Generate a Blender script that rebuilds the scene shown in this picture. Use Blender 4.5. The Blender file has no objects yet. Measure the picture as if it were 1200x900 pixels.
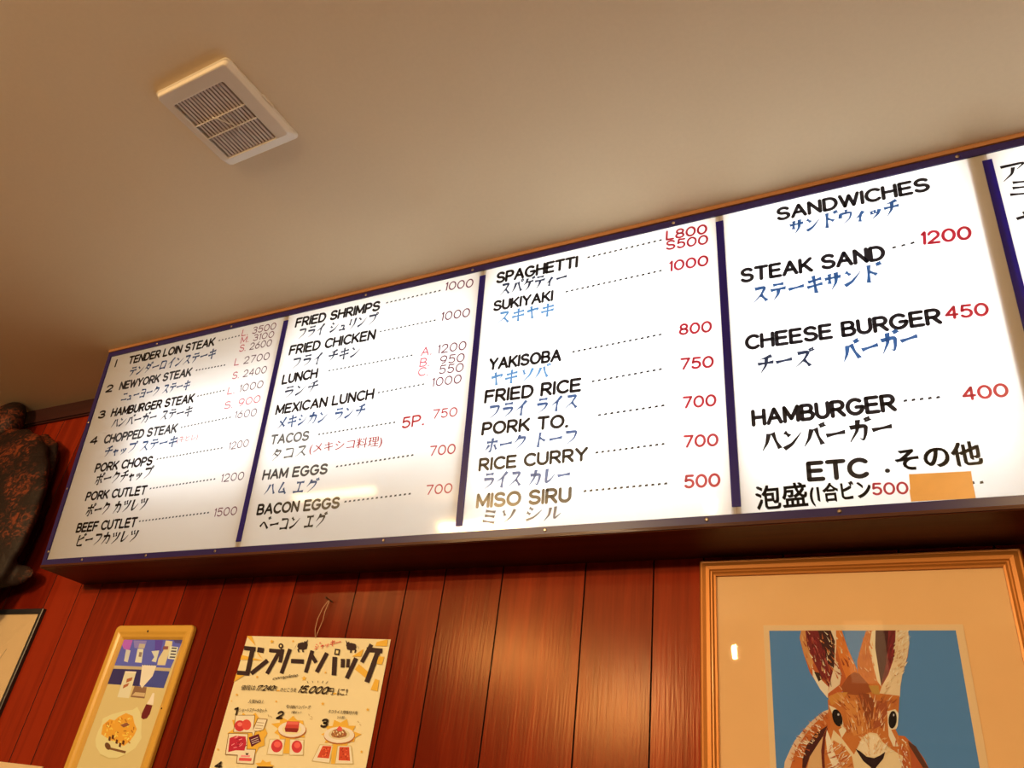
import bpy, bmesh, math, random
from mathutils import Vector, Matrix
scene = bpy.context.scene
COL = scene.collection
R = math.radians

# ------------------------------------------------------------------ camera
F_PX = 910.2
cam_d = bpy.data.cameras.new('camera')
cam_d.sensor_fit = 'HORIZONTAL'; cam_d.sensor_width = 36.0
cam_d.lens = 36.0 * F_PX / 1200.0
cam_d.clip_start = 0.02
cam = bpy.data.objects.new('camera', cam_d); COL.objects.link(cam)
PIT, YAW, ROL = 0.5437, -0.5309, 0.1393
_f = Vector((math.sin(YAW)*math.cos(PIT), math.cos(YAW)*math.cos(PIT), math.sin(PIT)))
_r0 = Vector((math.cos(YAW), -math.sin(YAW), 0)); _u0 = _r0.cross(_f)
_r = math.cos(ROL)*_r0 + math.sin(ROL)*_u0
_u = -math.sin(ROL)*_r0 + math.cos(ROL)*_u0
H = 2.70                       # top edge of the light box; the ceiling is 12 mm above
CEIL = H + 0.012
cam.matrix_world = Matrix(((_r.x, _u.x, -_f.x, 2.9644), (_r.y, _u.y, -_f.y, -1.9388),
                           (_r.z, _u.z, -_f.z, H - 1.6312), (0, 0, 0, 1)))
scene.camera = cam

# ------------------------------------------------------------------ world, view, lamps
scene.view_settings.view_transform = 'Standard'
scene.view_settings.look = 'None'
scene.view_settings.gamma = 1.0
scene.view_settings.use_curve_mapping = False
scene.view_settings.exposure = 0.0
w = bpy.data.worlds.new('World'); scene.world = w; w.use_nodes = True
w.node_tree.nodes['Background'].inputs[0].default_value = (1.0, 0.72, 0.45, 1)
w.node_tree.nodes['Background'].inputs[1].default_value = 0.05
WARM = (1.0, 0.63, 0.27)
def area(name, loc, sx, sy, power, color, direction):
    d = bpy.data.lights.new(name, 'AREA'); d.shape = 'RECTANGLE'; d.size = sx; d.size_y = sy
    d.energy = power; d.color = color
    o = bpy.data.objects.new(name, d); COL.objects.link(o)
    o.location = loc
    o.rotation_euler = Vector(direction).to_track_quat('-Z', 'Y').to_euler()
    return o
def fill_light(loc, r, power):
    d = bpy.data.lights.new('ceiling_fill', 'POINT'); d.shadow_soft_size = r; d.energy = power; d.color = (1, .84, .62)
    o = bpy.data.objects.new('ceiling_fill', d); COL.objects.link(o); o.location = loc
fill_light((1.2, -3.3, CEIL-.60), .10, 46)  # fill light added to brighten the ceiling, not a room fixture
# the dining room's tube lamps, behind the camera, and one soft patch placed for a gold reflection on the sign
for x, y, sx, sy, p in ((-.54, -2.46, .70, .05, 5), (-.25, -4.10, .9, .05, 50), (-.16, -6.50, 1.0, .06, 105),
                        (1.70, -3.90, .03, .09, 4), (2.58, -3.85, .24, .40, .7), (3.9, -4.2, .06, .8, 88)):
    area('room_tube', (x, y, CEIL-.2), sx, sy, p, WARM, (0, 1, -.45))

# ------------------------------------------------------------------ helpers
def s2l(c):
    return tuple(v/12.92 if v <= .04045 else ((v+.055)/1.055)**2.4 for v in c)
def rgb(c):
    return s2l(tuple(v/255 for v in c))
def nodes(name):
    m = bpy.data.materials.new(name); m.use_nodes = True
    nt = m.node_tree; return m, nt, nt.nodes['Principled BSDF'], nt.nodes['Material Output']
def mat(name, col, rough=.5, metal=0.0, coat=0.0, bump=0.0, scale=60, var=0.0):
    m, nt, b, out = nodes(name)
    b.inputs['Base Color'].default_value = (*col, 1); b.inputs['Roughness'].default_value = rough
    b.inputs['Metallic'].default_value = metal; b.inputs['Coat Weight'].default_value = coat
    b.inputs['Coat Roughness'].default_value = .15
    if bump or var:
        tc = nt.nodes.new('ShaderNodeTexCoord'); n = nt.nodes.new('ShaderNodeTexNoise')
        n.inputs['Scale'].default_value = scale; n.inputs['Detail'].default_value = 5
        nt.links.new(tc.outputs['Object'], n.inputs['Vector'])
        if bump:
            bp = nt.nodes.new('ShaderNodeBump'); bp.inputs['Strength'].default_value = bump; bp.inputs['Distance'].default_value = .002
            nt.links.new(n.outputs['Fac'], bp.inputs['Height']); nt.links.new(bp.outputs['Normal'], b.inputs['Normal'])
        if var:
            mx = nt.nodes.new('ShaderNodeMix'); mx.data_type = 'RGBA'
            mx.inputs['A'].default_value = (*[c*(1-var) for c in col], 1); mx.inputs['B'].default_value = (*[min(1, c*(1+var)) for c in col], 1)
            nt.links.new(n.outputs['Fac'], mx.inputs['Factor']); nt.links.new(mx.outputs['Result'], b.inputs['Base Color'])
    return m
def wood(name, dark, light, rough=.35, coat=.3, along='Z', grain=1.0, attr=None, bump=.25):
    m, nt, b, out = nodes(name); N = nt.nodes.new; L = nt.links.new
    tc = N('ShaderNodeTexCoord'); mp = N('ShaderNodeMapping')
    s = {'X': (1.2, 22, 22), 'Y': (22, 1.2, 22), 'Z': (22, 22, 1.2)}[along]
    mp.inputs['Scale'].default_value = tuple(v*grain for v in s)
    L(tc.outputs['Object'], mp.inputs['Vector'])
    src = mp.outputs['Vector']
    if attr:
        at = N('ShaderNodeAttribute'); at.attribute_name = attr
        ad = N('ShaderNodeVectorMath'); ad.operation = 'MULTIPLY_ADD'
        L(at.outputs['Fac'], ad.inputs[0]); ad.inputs[1].default_value = (37, 11, 53); L(mp.outputs['Vector'], ad.inputs[2]); src = ad.outputs[0]
    n1 = N('ShaderNodeTexNoise'); n1.inputs['Scale'].default_value = 1.0; n1.inputs['Detail'].default_value = 6; n1.inputs['Distortion'].default_value = .6
    n2 = N('ShaderNodeTexNoise'); n2.inputs['Scale'].default_value = 7.0; n2.inputs['Detail'].default_value = 4
    L(src, n1.inputs['Vector']); L(src, n2.inputs['Vector'])
    mm = N('ShaderNodeMath'); mm.operation = 'MULTIPLY_ADD'; L(n2.outputs['Fac'], mm.inputs[0]); mm.inputs[1].default_value = .35; L(n1.outputs['Fac'], mm.inputs[2])
    sb = N('ShaderNodeMath'); sb.operation = 'SUBTRACT'; L(mm.outputs[0], sb.inputs[0]); sb.inputs[1].default_value = .17
    fac = sb.outputs[0]
    if attr:
        a2 = N('ShaderNodeMath'); a2.operation = 'MULTIPLY_ADD'; L(at.outputs['Fac'], a2.inputs[0]); a2.inputs[1].default_value = .5; L(fac, a2.inputs[2])
        a3 = N('ShaderNodeMath'); a3.operation = 'SUBTRACT'; L(a2.outputs[0], a3.inputs[0]); a3.inputs[1].default_value = .25; fac = a3.outputs[0]
    cr = N('ShaderNodeValToRGB'); cr.color_ramp.elements[0].position = .25; cr.color_ramp.elements[1].position = .78
    cr.color_ramp.elements[0].color = (*dark, 1); cr.color_ramp.elements[1].color = (*light, 1)
    L(fac, cr.inputs['Fac']); L(cr.outputs['Color'], b.inputs['Base Color'])
    bp = N('ShaderNodeBump'); bp.inputs['Strength'].default_value = bump; bp.inputs['Distance'].default_value = .0015
    L(n2.outputs['Fac'], bp.inputs['Height']); L(bp.outputs['Normal'], b.inputs['Normal'])
    b.inputs['Roughness'].default_value = rough; b.inputs['Coat Weight'].default_value = coat; b.inputs['Coat Roughness'].default_value = .13; b.inputs['Specular IOR Level'].default_value = .2; L(bp.outputs['Normal'], b.inputs['Coat Normal'])
    return m
PIGK = (0.86, 0.56, 0.27)
def pig(h):                                    # ink pigment of a printed colour
    return tuple(min(.92, c/k) for c, k in zip(rgb(h), PIGK))
def printed(name, rough=.5, coat=0.0):
    m, nt, b, out = nodes(name)
    a = nt.nodes.new('ShaderNodeAttribute'); a.attribute_name = 'pigment'
    nt.links.new(a.outputs['Color'], b.inputs['Base Color'])
    b.inputs['Roughness'].default_value = rough; b.inputs['Coat Weight'].default_value = coat; b.inputs['Specular IOR Level'].default_value = .12
    return m
def thin_glass(name, rough=.02):
    m, nt, b, out = nodes(name); nt.nodes.remove(b); N = nt.nodes.new
    t = N('ShaderNodeBsdfTransparent'); t.inputs[0].default_value = (.97, .97, .96, 1)
    g = N('ShaderNodeBsdfGlossy'); g.inputs['Roughness'].default_value = rough
    fr = N('ShaderNodeFresnel'); fr.inputs['IOR'].default_value = 1.45
    ge = N('ShaderNodeNewGeometry'); sb = N('ShaderNodeMath'); sb.operation = 'SUBTRACT'; sb.inputs[0].default_value = 1.0
    nt.links.new(ge.outputs['Backfacing'], sb.inputs[1]); ml = N('ShaderNodeMath'); ml.operation = 'MULTIPLY'
    nt.links.new(fr.outputs[0], ml.inputs[0]); nt.links.new(sb.outputs[0], ml.inputs[1])     # reflects at the outer side of the pane only
    x = N('ShaderNodeMixShader'); nt.links.new(ml.outputs[0], x.inputs[0]); nt.links.new(t.outputs[0], x.inputs[1]); nt.links.new(g.outputs[0], x.inputs[2])
    nt.links.new(x.outputs[0], out.inputs['Surface']); return m
def ink(name, col, through, rough=.3, spec=.5):  # sign painter's enamel: a thin coat that lets a little of the lit panel through
    m, nt, b, out = nodes(name); N = nt.nodes.new
    b.inputs['Base Color'].default_value = (*col, 1); b.inputs['Roughness'].default_value = rough
    b.inputs['Specular IOR Level'].default_value = spec
    t = N('ShaderNodeBsdfTransparent'); t.inputs[0].default_value = (*through, 1)
    x = N('ShaderNodeAddShader')
    nt.links.new(t.outputs[0], x.inputs[0]); nt.links.new(b.outputs[0], x.inputs[1]); nt.links.new(x.outputs[0], out.inputs['Surface'])
    return m

WLOC = {}
def place(o, loc, parent=None):
    COL.objects.link(o); WLOC[o.name] = Vector(loc)
    if parent is not None:
        o.parent = parent; o.location = Vector(loc) - WLOC[parent.name]
    else:
        o.location = loc
    return o
def tag(o, label=None, cat=None, group=None, kind=None):
    for k, v in (('label', label), ('category', cat), ('group', group), ('kind', kind)):
        if v: o[k] = v
    return o
def empty(name, loc, label, cat, group=None):
    o = bpy.data.objects.new(name, None); o.empty_display_size = .05
    place(o, loc); return tag(o, label, cat, group)
class MB:
    def __init__(s): s.v = []; s.f = []; s.m = []; s.c = None
    def add(s, vs, fs, mi=0):
        n = len(s.v); s.v += [tuple(p) for p in vs]
        for f in fs: s.f.append(tuple(i+n for i in f)); s.m.append(mi)
    def hexa(s, p, mi=0):      # eight corners: bottom four then top four
        s.add(p, [(3, 2, 1, 0), (4, 5, 6, 7), (0, 1, 5, 4), (1, 2, 6, 5), (2, 3, 7, 6), (3, 0, 4, 7)], mi)
    def box(s, x0, x1, y0, y1, z0, z1, mi=0, bev=0.0):
        bm = bmesh.new(); bmesh.ops.create_cube(bm, size=1)
        for v in bm.verts: v.co = Vector(((x0+x1)/2+v.co.x*(x1-x0), (y0+y1)/2+v.co.y*(y1-y0), (z0+z1)/2+v.co.z*(z1-z0)))
        if bev: bmesh.ops.bevel(bm, geom=bm.edges[:], offset=bev, segments=2, affect='EDGES', profile=.6)
        s.bm(bm, mi)
    def bm(s, bm, mi=0):
        bm.verts.ensure_lookup_table(); bm.verts.index_update()
        s.add([v.co[:] for v in bm.verts], [[v.index for v in f.verts] for f in bm.faces], mi); bm.free()
    def tube(s, pts, r, n=8, mi=0):
        pts = [Vector(p) for p in pts]; rings = []
        for i, p in enumerate(pts):
            d = (pts[min(i+1, len(pts)-1)] - pts[max(i-1, 0)]).normalized()
            a = d.cross(Vector((0.31, .77, .55))).normalized(); b = d.cross(a)
            rr = r[i] if isinstance(r, (list, tuple)) else r
            rings.append([p + rr*(math.cos(2*math.pi*k/n)*a + math.sin(2*math.pi*k/n)*b) for k in range(n)])
        vs = [q for g in rings for q in g]; fs = []
        for i in range(len(pts)-1):
            for k in range(n): fs.append((i*n+k, i*n+(k+1) % n, (i+1)*n+(k+1) % n, (i+1)*n+k))
        fs += [tuple(range(n))[::-1], tuple(range((len(pts)-1)*n, len(pts)*n))]
        s.add(vs, fs, mi)
    def build(s, name, mats, parent=None, loc=None, smooth=False, recalc=True):
        xs, ys, zs = zip(*s.v)
        if loc is None:
            loc = ((min(xs)+max(xs))/2, (min(ys)+max(ys))/2, (min(zs)+max(zs))/2) if parent is not None else ((min(xs)+max(xs))/2, max(ys), min(zs))
        L = Vector(loc); me = bpy.data.meshes.new(name)
        me.from_pydata([tuple(Vector(p)-L) for p in s.v], [], s.f)
        for m in (mats if isinstance(mats, (list, tuple)) else [mats]): me.materials.append(m)
        me.polygons.foreach_set('material_index', s.m)
        if recalc:
            b = bmesh.new(); b.from_mesh(me); bmesh.ops.recalc_face_normals(b, faces=b.faces[:]); b.to_mesh(me); b.free()
        if smooth:
            me.polygons.foreach_set('use_smooth', [True]*len(me.polygons))
        if s.c:
            a = me.attributes.new('pigment', 'FLOAT_COLOR', 'POINT')
            for i, c in enumerate(s.c): a.data[i].color = (*c, 1)
        me.update()
        o = bpy.data.objects.new(name, me); place(o, loc, parent); return o
    def poly(s, pts, col):     # flat printed polygon with its pigment
        s.c = s.c or []
        s.add(pts, [tuple(range(len(pts)))]); s.c += [col]*len(pts)

# ------------------------------------------------------------------ materials
M = {}
M['plank'] = wood('varnished_red_plank', (.145, .0108, .0040), (.29, .027, .0078), rough=.2, coat=0, attr='plank', bump=.22)
for _n in M['plank'].node_tree.nodes:
    if _n.type == 'BSDF_PRINCIPLED': _n.inputs['Specular Tint'].default_value = (1.0, .62, .30, 1); _n.inputs['Specular IOR Level'].default_value = .20
M['groove'] = mat('groove_dark_wood', (.02, .004, .003), .6)  # dark tone on the groove sides and the wall backing
M['trim'] = wood('dark_trim_wood', (.028, .010, .010), (.06, .018, .016), rough=.45, coat=.2, along='X')
M['boxwood'] = wood('box_brown_wood', (.045, .011, .006), (.10, .026, .011), rough=.5, coat=.1, along='X', bump=.1)
M['lip'] = wood('box_edge_wood', (.30, .13, .05), (.50, .24, .10), rough=.4, along='X')
M['ceiling'] = mat('ceiling_cream_paint', (.79, .645, .43), .75, bump=.12, scale=90, var=.03)
M['plaster'] = mat('cream_plaster', (.36, .26, .17), .8, bump=.1, scale=40)
M['floorm'] = wood('floor_brown_boards', (.06, .03, .016), (.13, .07, .035), rough=.4, along='Y')
M['lining'] = mat('white_tin_lining', (.85, .85, .83), .6)
M['strip'] = ink('blue_frame_strip', (.030, .020, .125), (.004, .002, .04), .28, .25)
M['divider'] = ink('blue_divider_strip', (.020, .012, .15), (.008, .006, .30), .3, .15)
M['batten'] = mat('pale_batten_wood', (.36, .20, .09), .6)
M['screw'] = mat('steel_screw', (.35, .28, .22), .3, metal=1.0)
M['black'] = ink('black_enamel', (.006, .006, .009), (.004, .004, .007), .2, .4)
M['thin'] = ink('worn_black_enamel', (.010, .010, .014), (.06, .06, .065), .3)
M['ghost'] = ink('glare_washed_black_enamel', (.02, .02, .02), (.16, .15, .145), .4)  # glare that washes out the TACOS lettering is put into this see-through ink
M['blue'] = ink('blue_enamel', (.008, .03, .10), (.006, .055, .17), .3)
M['navy'] = ink('navy_enamel', (.006, .012, .035), (.004, .015, .045), .3)
M['sky'] = ink('faded_blue_enamel', (.02, .08, .2), (.06, .20, .40), .3)
M['red'] = ink('red_enamel', (.30, .012, .03), (.16, .002, .015), .3)
M['pink'] = ink('faded_red_enamel', (.30, .03, .05), (.36, .06, .11), .3)
M['maroon'] = ink('maroon_enamel', (.10, .012, .03), (.075, .018, .04), .3)
M['grey'] = ink('glare_paled_maroon_enamel', (.06, .02, .03), (.20, .12, .14), .3)  # paling of the hot-zone prices by panel glare, put into the ink
M['tape'] = mat('tan_packing_tape', (.80, .47, .14), .35, coat=.3, bump=.25, scale=25, var=.12)
M['vent'] = mat('vent_cream_plastic', (.74, .66, .54), .4, var=.03, scale=12)
M['ventdark'] = mat('vent_dark_inside', (.03, .022, .018), .8)
M['slat'] = mat('vent_slat_plastic', (.62, .52, .45), .5)
M['wire'] = mat('white_spring_wire', (.75, .70, .62), .4)
M['gold'] = mat('bronze_gold_moulding', (.55, .215, .045), .4, metal=.4, coat=.2, bump=.05, scale=30)
M['matb'] = mat('aged_mount_board', (.90, .60, .33), .8, var=.05, scale=9)
M['border'] = mat('print_white_border', (.86, .68, .47), .7)
M['print'] = printed('painted_print', .55)
M['poster'] = printed('printed_poster_paper', .55)
M['photo'] = printed('glossy_photo_print', .4, .05)
M['yellow'] = mat('yellow_plastic_frame', (.72, .43, .075), .35, coat=.2, var=.03, scale=15)
M['hole'] = mat('dark_hole', (.012, .008, .006), .7)
M['blackf'] = mat('black_plastic_frame', (.022, .024, .030), .3, coat=.2)
M['paper'] = mat('cream_sheet', (.80, .62, .40), .55)
M['glass'] = thin_glass('picture_glass')
M['nail'] = mat('rusty_nail', (.05, .028, .02), .5, metal=.6)
M['string'] = mat('pale_string', (.72, .46, .28), .7)
M['white_ink'] = mat('dark_brown_print', (.03, .015, .010), .8)
M['red_ink'] = mat('red_print', pig((216, 64, 42)), .55)
def acrylic():
    m, nt, b, out = nodes('white_sign_acrylic'); nt.nodes.remove(b); N = nt.nodes.new; L = nt.links.new
    tr = N('ShaderNodeBsdfTranslucent'); tr.inputs[0].default_value = (.72, .735, .74, 1)
    df = N('ShaderNodeBsdfDiffuse'); df.inputs[0].default_value = (.62, .58, .52, 1)
    x = N('ShaderNodeMixShader'); x.inputs[0].default_value = .5; L(df.outputs[0], x.inputs[1]); L(tr.outputs[0], x.inputs[2])
    g = N('ShaderNodeBsdfGlossy'); g.inputs['Roughness'].default_value = .06
    fr = N('ShaderNodeFresnel'); fr.inputs['IOR'].default_value = 1.49
    y = N('ShaderNodeMixShader'); L(fr.outputs[0], y.inputs[0]); L(x.outputs[0], y.inputs[1]); L(g.outputs[0], y.inputs[2])
    L(y.outputs[0], out.inputs['Surface']); return m
M['acrylic'] = acrylic()
_m, _nt, _b, _o = nodes('clear_acrylic_back'); _nt.nodes.remove(_b)
_t = _nt.nodes.new('ShaderNodeBsdfTransparent'); _nt.links.new(_t.outputs[0], _o.inputs['Surface']); M['clear'] = _m

# ------------------------------------------------------------------ room
SIGN_W = 4.06
def struct(name, mb, m):
    return tag(mb.build(name, m), kind='structure')
XL, XR, YB = -3.2, 6.2, -8.6
# plank wall: boards of four repeating widths with V grooves
rnd = random.Random(11)
known = [-.4667, -.1958, -.0115, .1134, .3233, .5846, .7728, .9063, 1.1041, 1.3621, 1.5541, 1.6884, 1.8844, 2.1431, 2.3376]
seqR = [.133, .198, .259, .193]; seqL = [.198, .133, .193, .259]
edges = list(known); k = 0
while edges[-1] < XR: edges.append(edges[-1]+seqR[k % 4]); k += 1
k = 0
while edges[0] > XL: edges.insert(0, edges[0]-seqL[k % 4]); k += 1
edges[0], edges[-1] = XL, XR
mb = MB(); shade = []
g = .0022
for a, b in zip(edges, edges[1:]):
    t = rnd.random()
    mb.add([(a, .006, 0), (a+g, 0, 0), (b-g, 0, 0), (b, .006, 0), (a, .006, CEIL), (a+g, 0, CEIL), (b-g, 0, CEIL), (b, .006, CEIL)],
           [(0, 1, 5, 4), (2, 3, 7, 6)], 1)
    mb.add([(a+g, 0, 0), (b-g, 0, 0), (b-g, 0, CEIL), (a+g, 0, CEIL)], [(0, 1, 2, 3)], 0)
    shade += [t]*12
n0 = len(mb.v)
mb.box(XL, XR, .006, .06, 0, CEIL, 1); shade += [0]*(len(mb.v)-n0)
wall = mb.build('wall_back', [M['plank'], M['groove']], loc=(0, 0, 0), recalc=False)
tag(wall, kind='structure')
at = wall.data.attributes.new('plank', 'FLOAT', 'POINT')
for i, t in enumerate(shade): at.data[i].value = t
mb = MB(); mb.box(XL, XR, YB, .06, CEIL, CEIL+.06); struct('ceiling', mb, M['ceiling'])
mb = MB(); mb.box(XL, XR, YB, .06, -.06, 0); struct('floor', mb, M['floorm'])
mb = MB(); mb.box(XL-.06, XL, YB, .06, 0, CEIL); struct('wall_left', mb, M['plaster'])
mb = MB(); mb.box(XR, XR+.06, YB, .06, 0, CEIL); struct('wall_right', mb, M['plaster'])
mb = MB(); mb.box(XL, XR, YB-.06, YB, 0, CEIL); struct('wall_front', mb, M['plaster'])
for i, (a, b) in enumerate(((XL, -.001), (SIGN_W+.001, XR))):
    mb = MB(); mb.box(a, b, -.020, 0, CEIL-.078, CEIL); mb.box(a, b, -.012, 0, CEIL-.086, CEIL-.078)
    struct('trim_%d' % (i+1), mb, M['trim'])

# ------------------------------------------------------------------ lettering tools
def font_shape(s, bold=0.0, shear=0.0):
    cu = bpy.data.curves.new('t', 'FONT'); cu.body = s; cu.size = 1; cu.offset = bold; cu.shear = shear
    cu.resolution_u = 4; cu.fill_mode = 'FRONT'
    ob = bpy.data.objects.new('t', cu); COL.objects.link(ob)
    dg = bpy.context.evaluated_depsgraph_get(); me = bpy.data.meshes.new_from_object(ob.evaluated_get(dg))
    vs = [(v.co.x, v.co.y) for v in me.vertices]; fs = [tuple(p.vertices) for p in me.polygons]
    bpy.data.objects.remove(ob); bpy.data.curves.remove(cu); bpy.data.meshes.remove(me)
    x0 = min(v[0] for v in vs); x1 = max(v[0] for v in vs); y0 = min(v[1] for v in vs); y1 = max(v[1] for v in vs)
    return [((x-x0)/(x1-x0), (y-y0)/(y1-y0)) for x, y in vs], fs, x1-x0
# brush-written katakana: strokes on a ten by ten square, '>' thins the stroke out like a flick
KANA = {
'テ': '2,9 8,9|.5,6 9.5,6.2|5.3,6 5,3 2.5,0>', 'ン': '1,8.6 3.3,6.8|1,.8 5,2.6 9.5,7.6>', 'タ': '4,9.8 3,7.5 .8,4.5>|3.5,8 8.5,8 7,4.5 2.5,0>|3,5.6 6.5,3.8',
'ー': '.5,4.6 9.5,5.4', 'ロ': '1.5,8.5 1.7,.6|1.5,8.5 8.5,8.7 8.2,.6|1.7,1.4 8.2,1.6', 'イ': '8,9.8 5,6.5 .8,4>|5.3,6.3 5.3,0', 'ス': '1.5,8.6 8,8.9 5.5,4.5 .8,.5>|5.5,4.2 9.2,.6',
'キ': '1.2,6.9 8.8,7.9|.6,3.8 9.4,4.7|4.2,10 5.8,0', 'ニ': '2,7.8 8,7.9|.6,1.5 9.4,1.6', 'ュ': '2.2,4.8 6.8,4.9 6.3,1|1,.9 9,1', 'ヨ': '1.5,8.8 8.5,8.9 8.3,.3|2,5 8.3,5.1|1.5,1 8.3,1.1',
'ク': '3.8,9.8 3,7.5 .8,4.8>|3.5,8 8.8,8.1 7.5,4.5 2.5,0>', 'ハ': '3.7,8.2 2.6,4 .4,.8>|6,8.5 7.5,4.5 9.6,1', 'カ': '.8,6.8 8.6,7 8.3,3 7.3,.3 5.8,1.2>|4.5,9.8 4.2,5 .8,.2>',
'チ': '8,9.6 5,8.7 1.8,8.2>|.5,5.4 9.5,5.7|5.3,8.6 5.2,4 2.5,0>', 'ャ': '1,3.8 8.4,5 6.8,2.8>|3,6 5,0', 'ッ': '1.5,5 2.3,3.2|4.2,5.5 5,3.7|8.3,5.5 7,2.5 3,0>', 'フ': '1,8.5 8.8,8.7 7.5,4 2.5,.2>',
'ホ': '.8,7.2 9.2,7.4|5,9.8 5,.2 4,.9|2.8,5 .8,1.8>|7.2,5 9.2,1.8', 'ツ': '1.2,8.8 2.4,6|4.4,9.2 5.4,6.4|9,9 7.5,4 2.5,.2>', 'レ': '2.5,9.5 2.5,.8 6,2.5 9.2,6>', 'ヒ': '8.5,7.7 2,5.2>|2,9.5 2,1.2 3.5,.6 9,.9',
'ラ': '2,9.2 8,9.4|1,6 9,6.2 7.5,3 3,0>', 'シ': '1.8,9 3.6,7.8|.8,6 2.6,4.8|1.2,.8 5.5,2.5 9.3,7>', 'リ': '2.5,9 2.5,4|7.8,9.5 7.8,4 4.5,0>', 'メ': '8,9.5 5.5,4 1,.3>|2.2,6.8 8.5,1.8', 'コ': '1.5,8.3 8.6,8.5 8.3,.6|1.2,1.2 8.3,1.4',
'エ': '1.8,8.5 8.2,8.7|5,8.5 5,1.2|.5,1.1 9.5,1.3', 'ケ': '3.5,9.8 2.8,7 .6,4.5>|3,7 9.4,7.2|6.5,7 6,3 3.2,0>', 'ヘ': '.6,4 3.6,7.5 9.5,2', 'ム': '5,9.5 2,1.5 8,2|6.5,4.5 9.2,.3', 'ソ': '1.8,8.5 3.2,5.5|8.8,9 7.2,4 2.8,0>',
'ヤ': '.6,6 9.2,7.7 7,4.8>|3,9.5 5.2,0', 'ト': '3.5,9.8 3.5,0|3.8,6.2 8,4', 'ル': '3,8.5 2.8,4 .5,.5>|6,9 6,1 9.5,4.5>', 'ミ': '2,9 8,8|2,5.8 8,4.8|1.2,2.2 8.8,.6', 'サ': '.5,6.8 9.5,7|3,9.2 3,3.8|7,9.5 7,4 4.2,0>',
'ウ': '5,9.8 5,8|1.2,4.8 1.2,7.6 8.8,7.7 7.8,3.5 3.5,0>', 'ィ': '6.5,6.5 4,4 1,2.5>|4.4,4 4.4,0', 'ア': '1,8.7 9,9 6.5,5.8>|5,7 4.8,3.5 2.2,0>'}
VOICED = {'ダ': 'タ', 'バ': 'ハ', 'ガ': 'カ', 'ビ': 'ヒ', 'グ': 'ク', 'ゲ': 'ケ', 'ベ': 'ヘ', 'ズ': 'ス', 'ド': 'ト', 'ブ': 'フ', 'デ': 'テ', 'ジ': 'シ'}
HALF = {'パ': 'ハ', 'プ': 'フ', 'ポ': 'ホ', 'ピ': 'ヒ', 'ペ': 'ヘ'}
def brush(pts, taper, wt):
    P = [Vector(p) for p in pts]; Q = []
    for i in range(len(P)-1):                   # resample for a soft bend
        for t in range(6): Q.append(P[i].lerp(P[i+1], t/6))
    Q.append(P[-1])
    for _ in range(2):
        Q = [Q[0]] + [(Q[i-1]+2*Q[i]+Q[i+1])/4 for i in range(1, len(Q)-1)] + [Q[-1]]
    n = len(Q); vs = []
    for i, q in enumerate(Q):
        d = (Q[min(i+1, n-1)]-Q[max(i-1, 0)]).normalized(); s = i/(n-1)
        ww = wt*(1.12 - .45*math.sin(math.pi*s))
        if taper: ww = wt*(1.15-.95*s**1.3)
        nn = Vector((-d.y, d.x))*ww/2
        e = d*(wt*.25 if i in (0, n-1) else 0) * (-1 if i == 0 else 1)
        vs += [q+nn+e, q-nn+e*.4]
    return vs, [(2*i, 2*i+1, 2*i+3, 2*i+2) for i in range(n-1)]
LATIN = {                                        # one-stroke sign-writer's capitals, ten units tall; @cx,cy,rx,ry,a0,a1 is an arc
'A': '0,0 4.2,10 8.4,0|1.5,3.5 6.9,3.5', 'B': '0,5.2 0,10 3.8,10 @3.8,7.6,2.5,2.4,90,-90 0,5.2|3.8,5.2 @4.1,2.6,2.9,2.6,90,-90 0,0 0,5.2', 'C': '@4.6,5,4.6,5,48,312', 'D': '0,0 0,10 3,10 @3,5,4.7,5,90,-90 0,0',
'E': '6.4,10 0,10 0,0 6.6,0|0,5.2 5.8,5.2', 'F': '6.4,10 0,10 0,0|0,5.2 5.6,5.2', 'G': '@4.6,5,4.6,5,48,338 9,4.6 5.4,4.6', 'H': '0,0 0,10|7.4,0 7.4,10|0,5.2 7.4,5.2', 'I': '0,0 0,10',
'K': '0,0 0,10|6.8,10 0,3.6|2.4,5.8 7.2,0', 'L': '0,10 0,0 6,0', 'M': '0,0 0,10 4.3,1.6 8.6,10 8.6,0', 'N': '0,0 0,10 7.2,0 7.2,10', 'O': '@4.6,5,4.6,5,90,450', 'P': '0,0 0,10 3.8,10 @3.8,7.3,2.9,2.7,90,-90 0,4.6',
'R': '0,0 0,10 3.8,10 @3.8,7.3,2.9,2.7,90,-90 0,4.6|3.2,4.6 7,0', 'S': '@3.6,7.55,3.3,2.45,28,270 @3.6,2.55,3.6,2.55,90,-155', 'T': '0,10 7.6,10|3.8,10 3.8,0', 'U': '0,10 0,3.6 @3.6,3.6,3.6,3.6,180,360 7.2,10',
'W': '0,10 2.8,0 5.6,9.2 8.4,0 11.2,10', 'X': '0,0 7,10|0,10 7,0', 'Y': '0,10 3.8,4.8 7.6,10|3.8,4.8 3.8,0', '0': '@3.7,5,3.7,5,90,450', '1': '0,8.3 1.5,10 1.5,0', '2': '@3.3,6.9,3.2,3.1,165,-35 0,0 6.8,0',
'3': '@3.1,7.6,2.9,2.4,150,-90 2.4,5.2|3.1,5.2 @3.2,2.6,3.3,2.6,90,-150', '4': '5.2,0 5.2,10 0,3 7,3', '5': '6,10 1,10 .5,5.5 @3.1,3.2,3.3,3.2,125,-145', '6': '5,10 1.2,5.8 @3.3,3.2,3.3,3.2,140,500', '7': '0,10 6.4,10 2.2,0',
'8': '@3.2,7.55,2.8,2.45,270,-90|@3.2,2.6,3.3,2.6,90,450', '9': '@3.3,6.8,3.3,3.2,330,-30|6.6,6.6 5.4,2.2 2.4,0', '.': '0,.1 .5,.1'}
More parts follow.
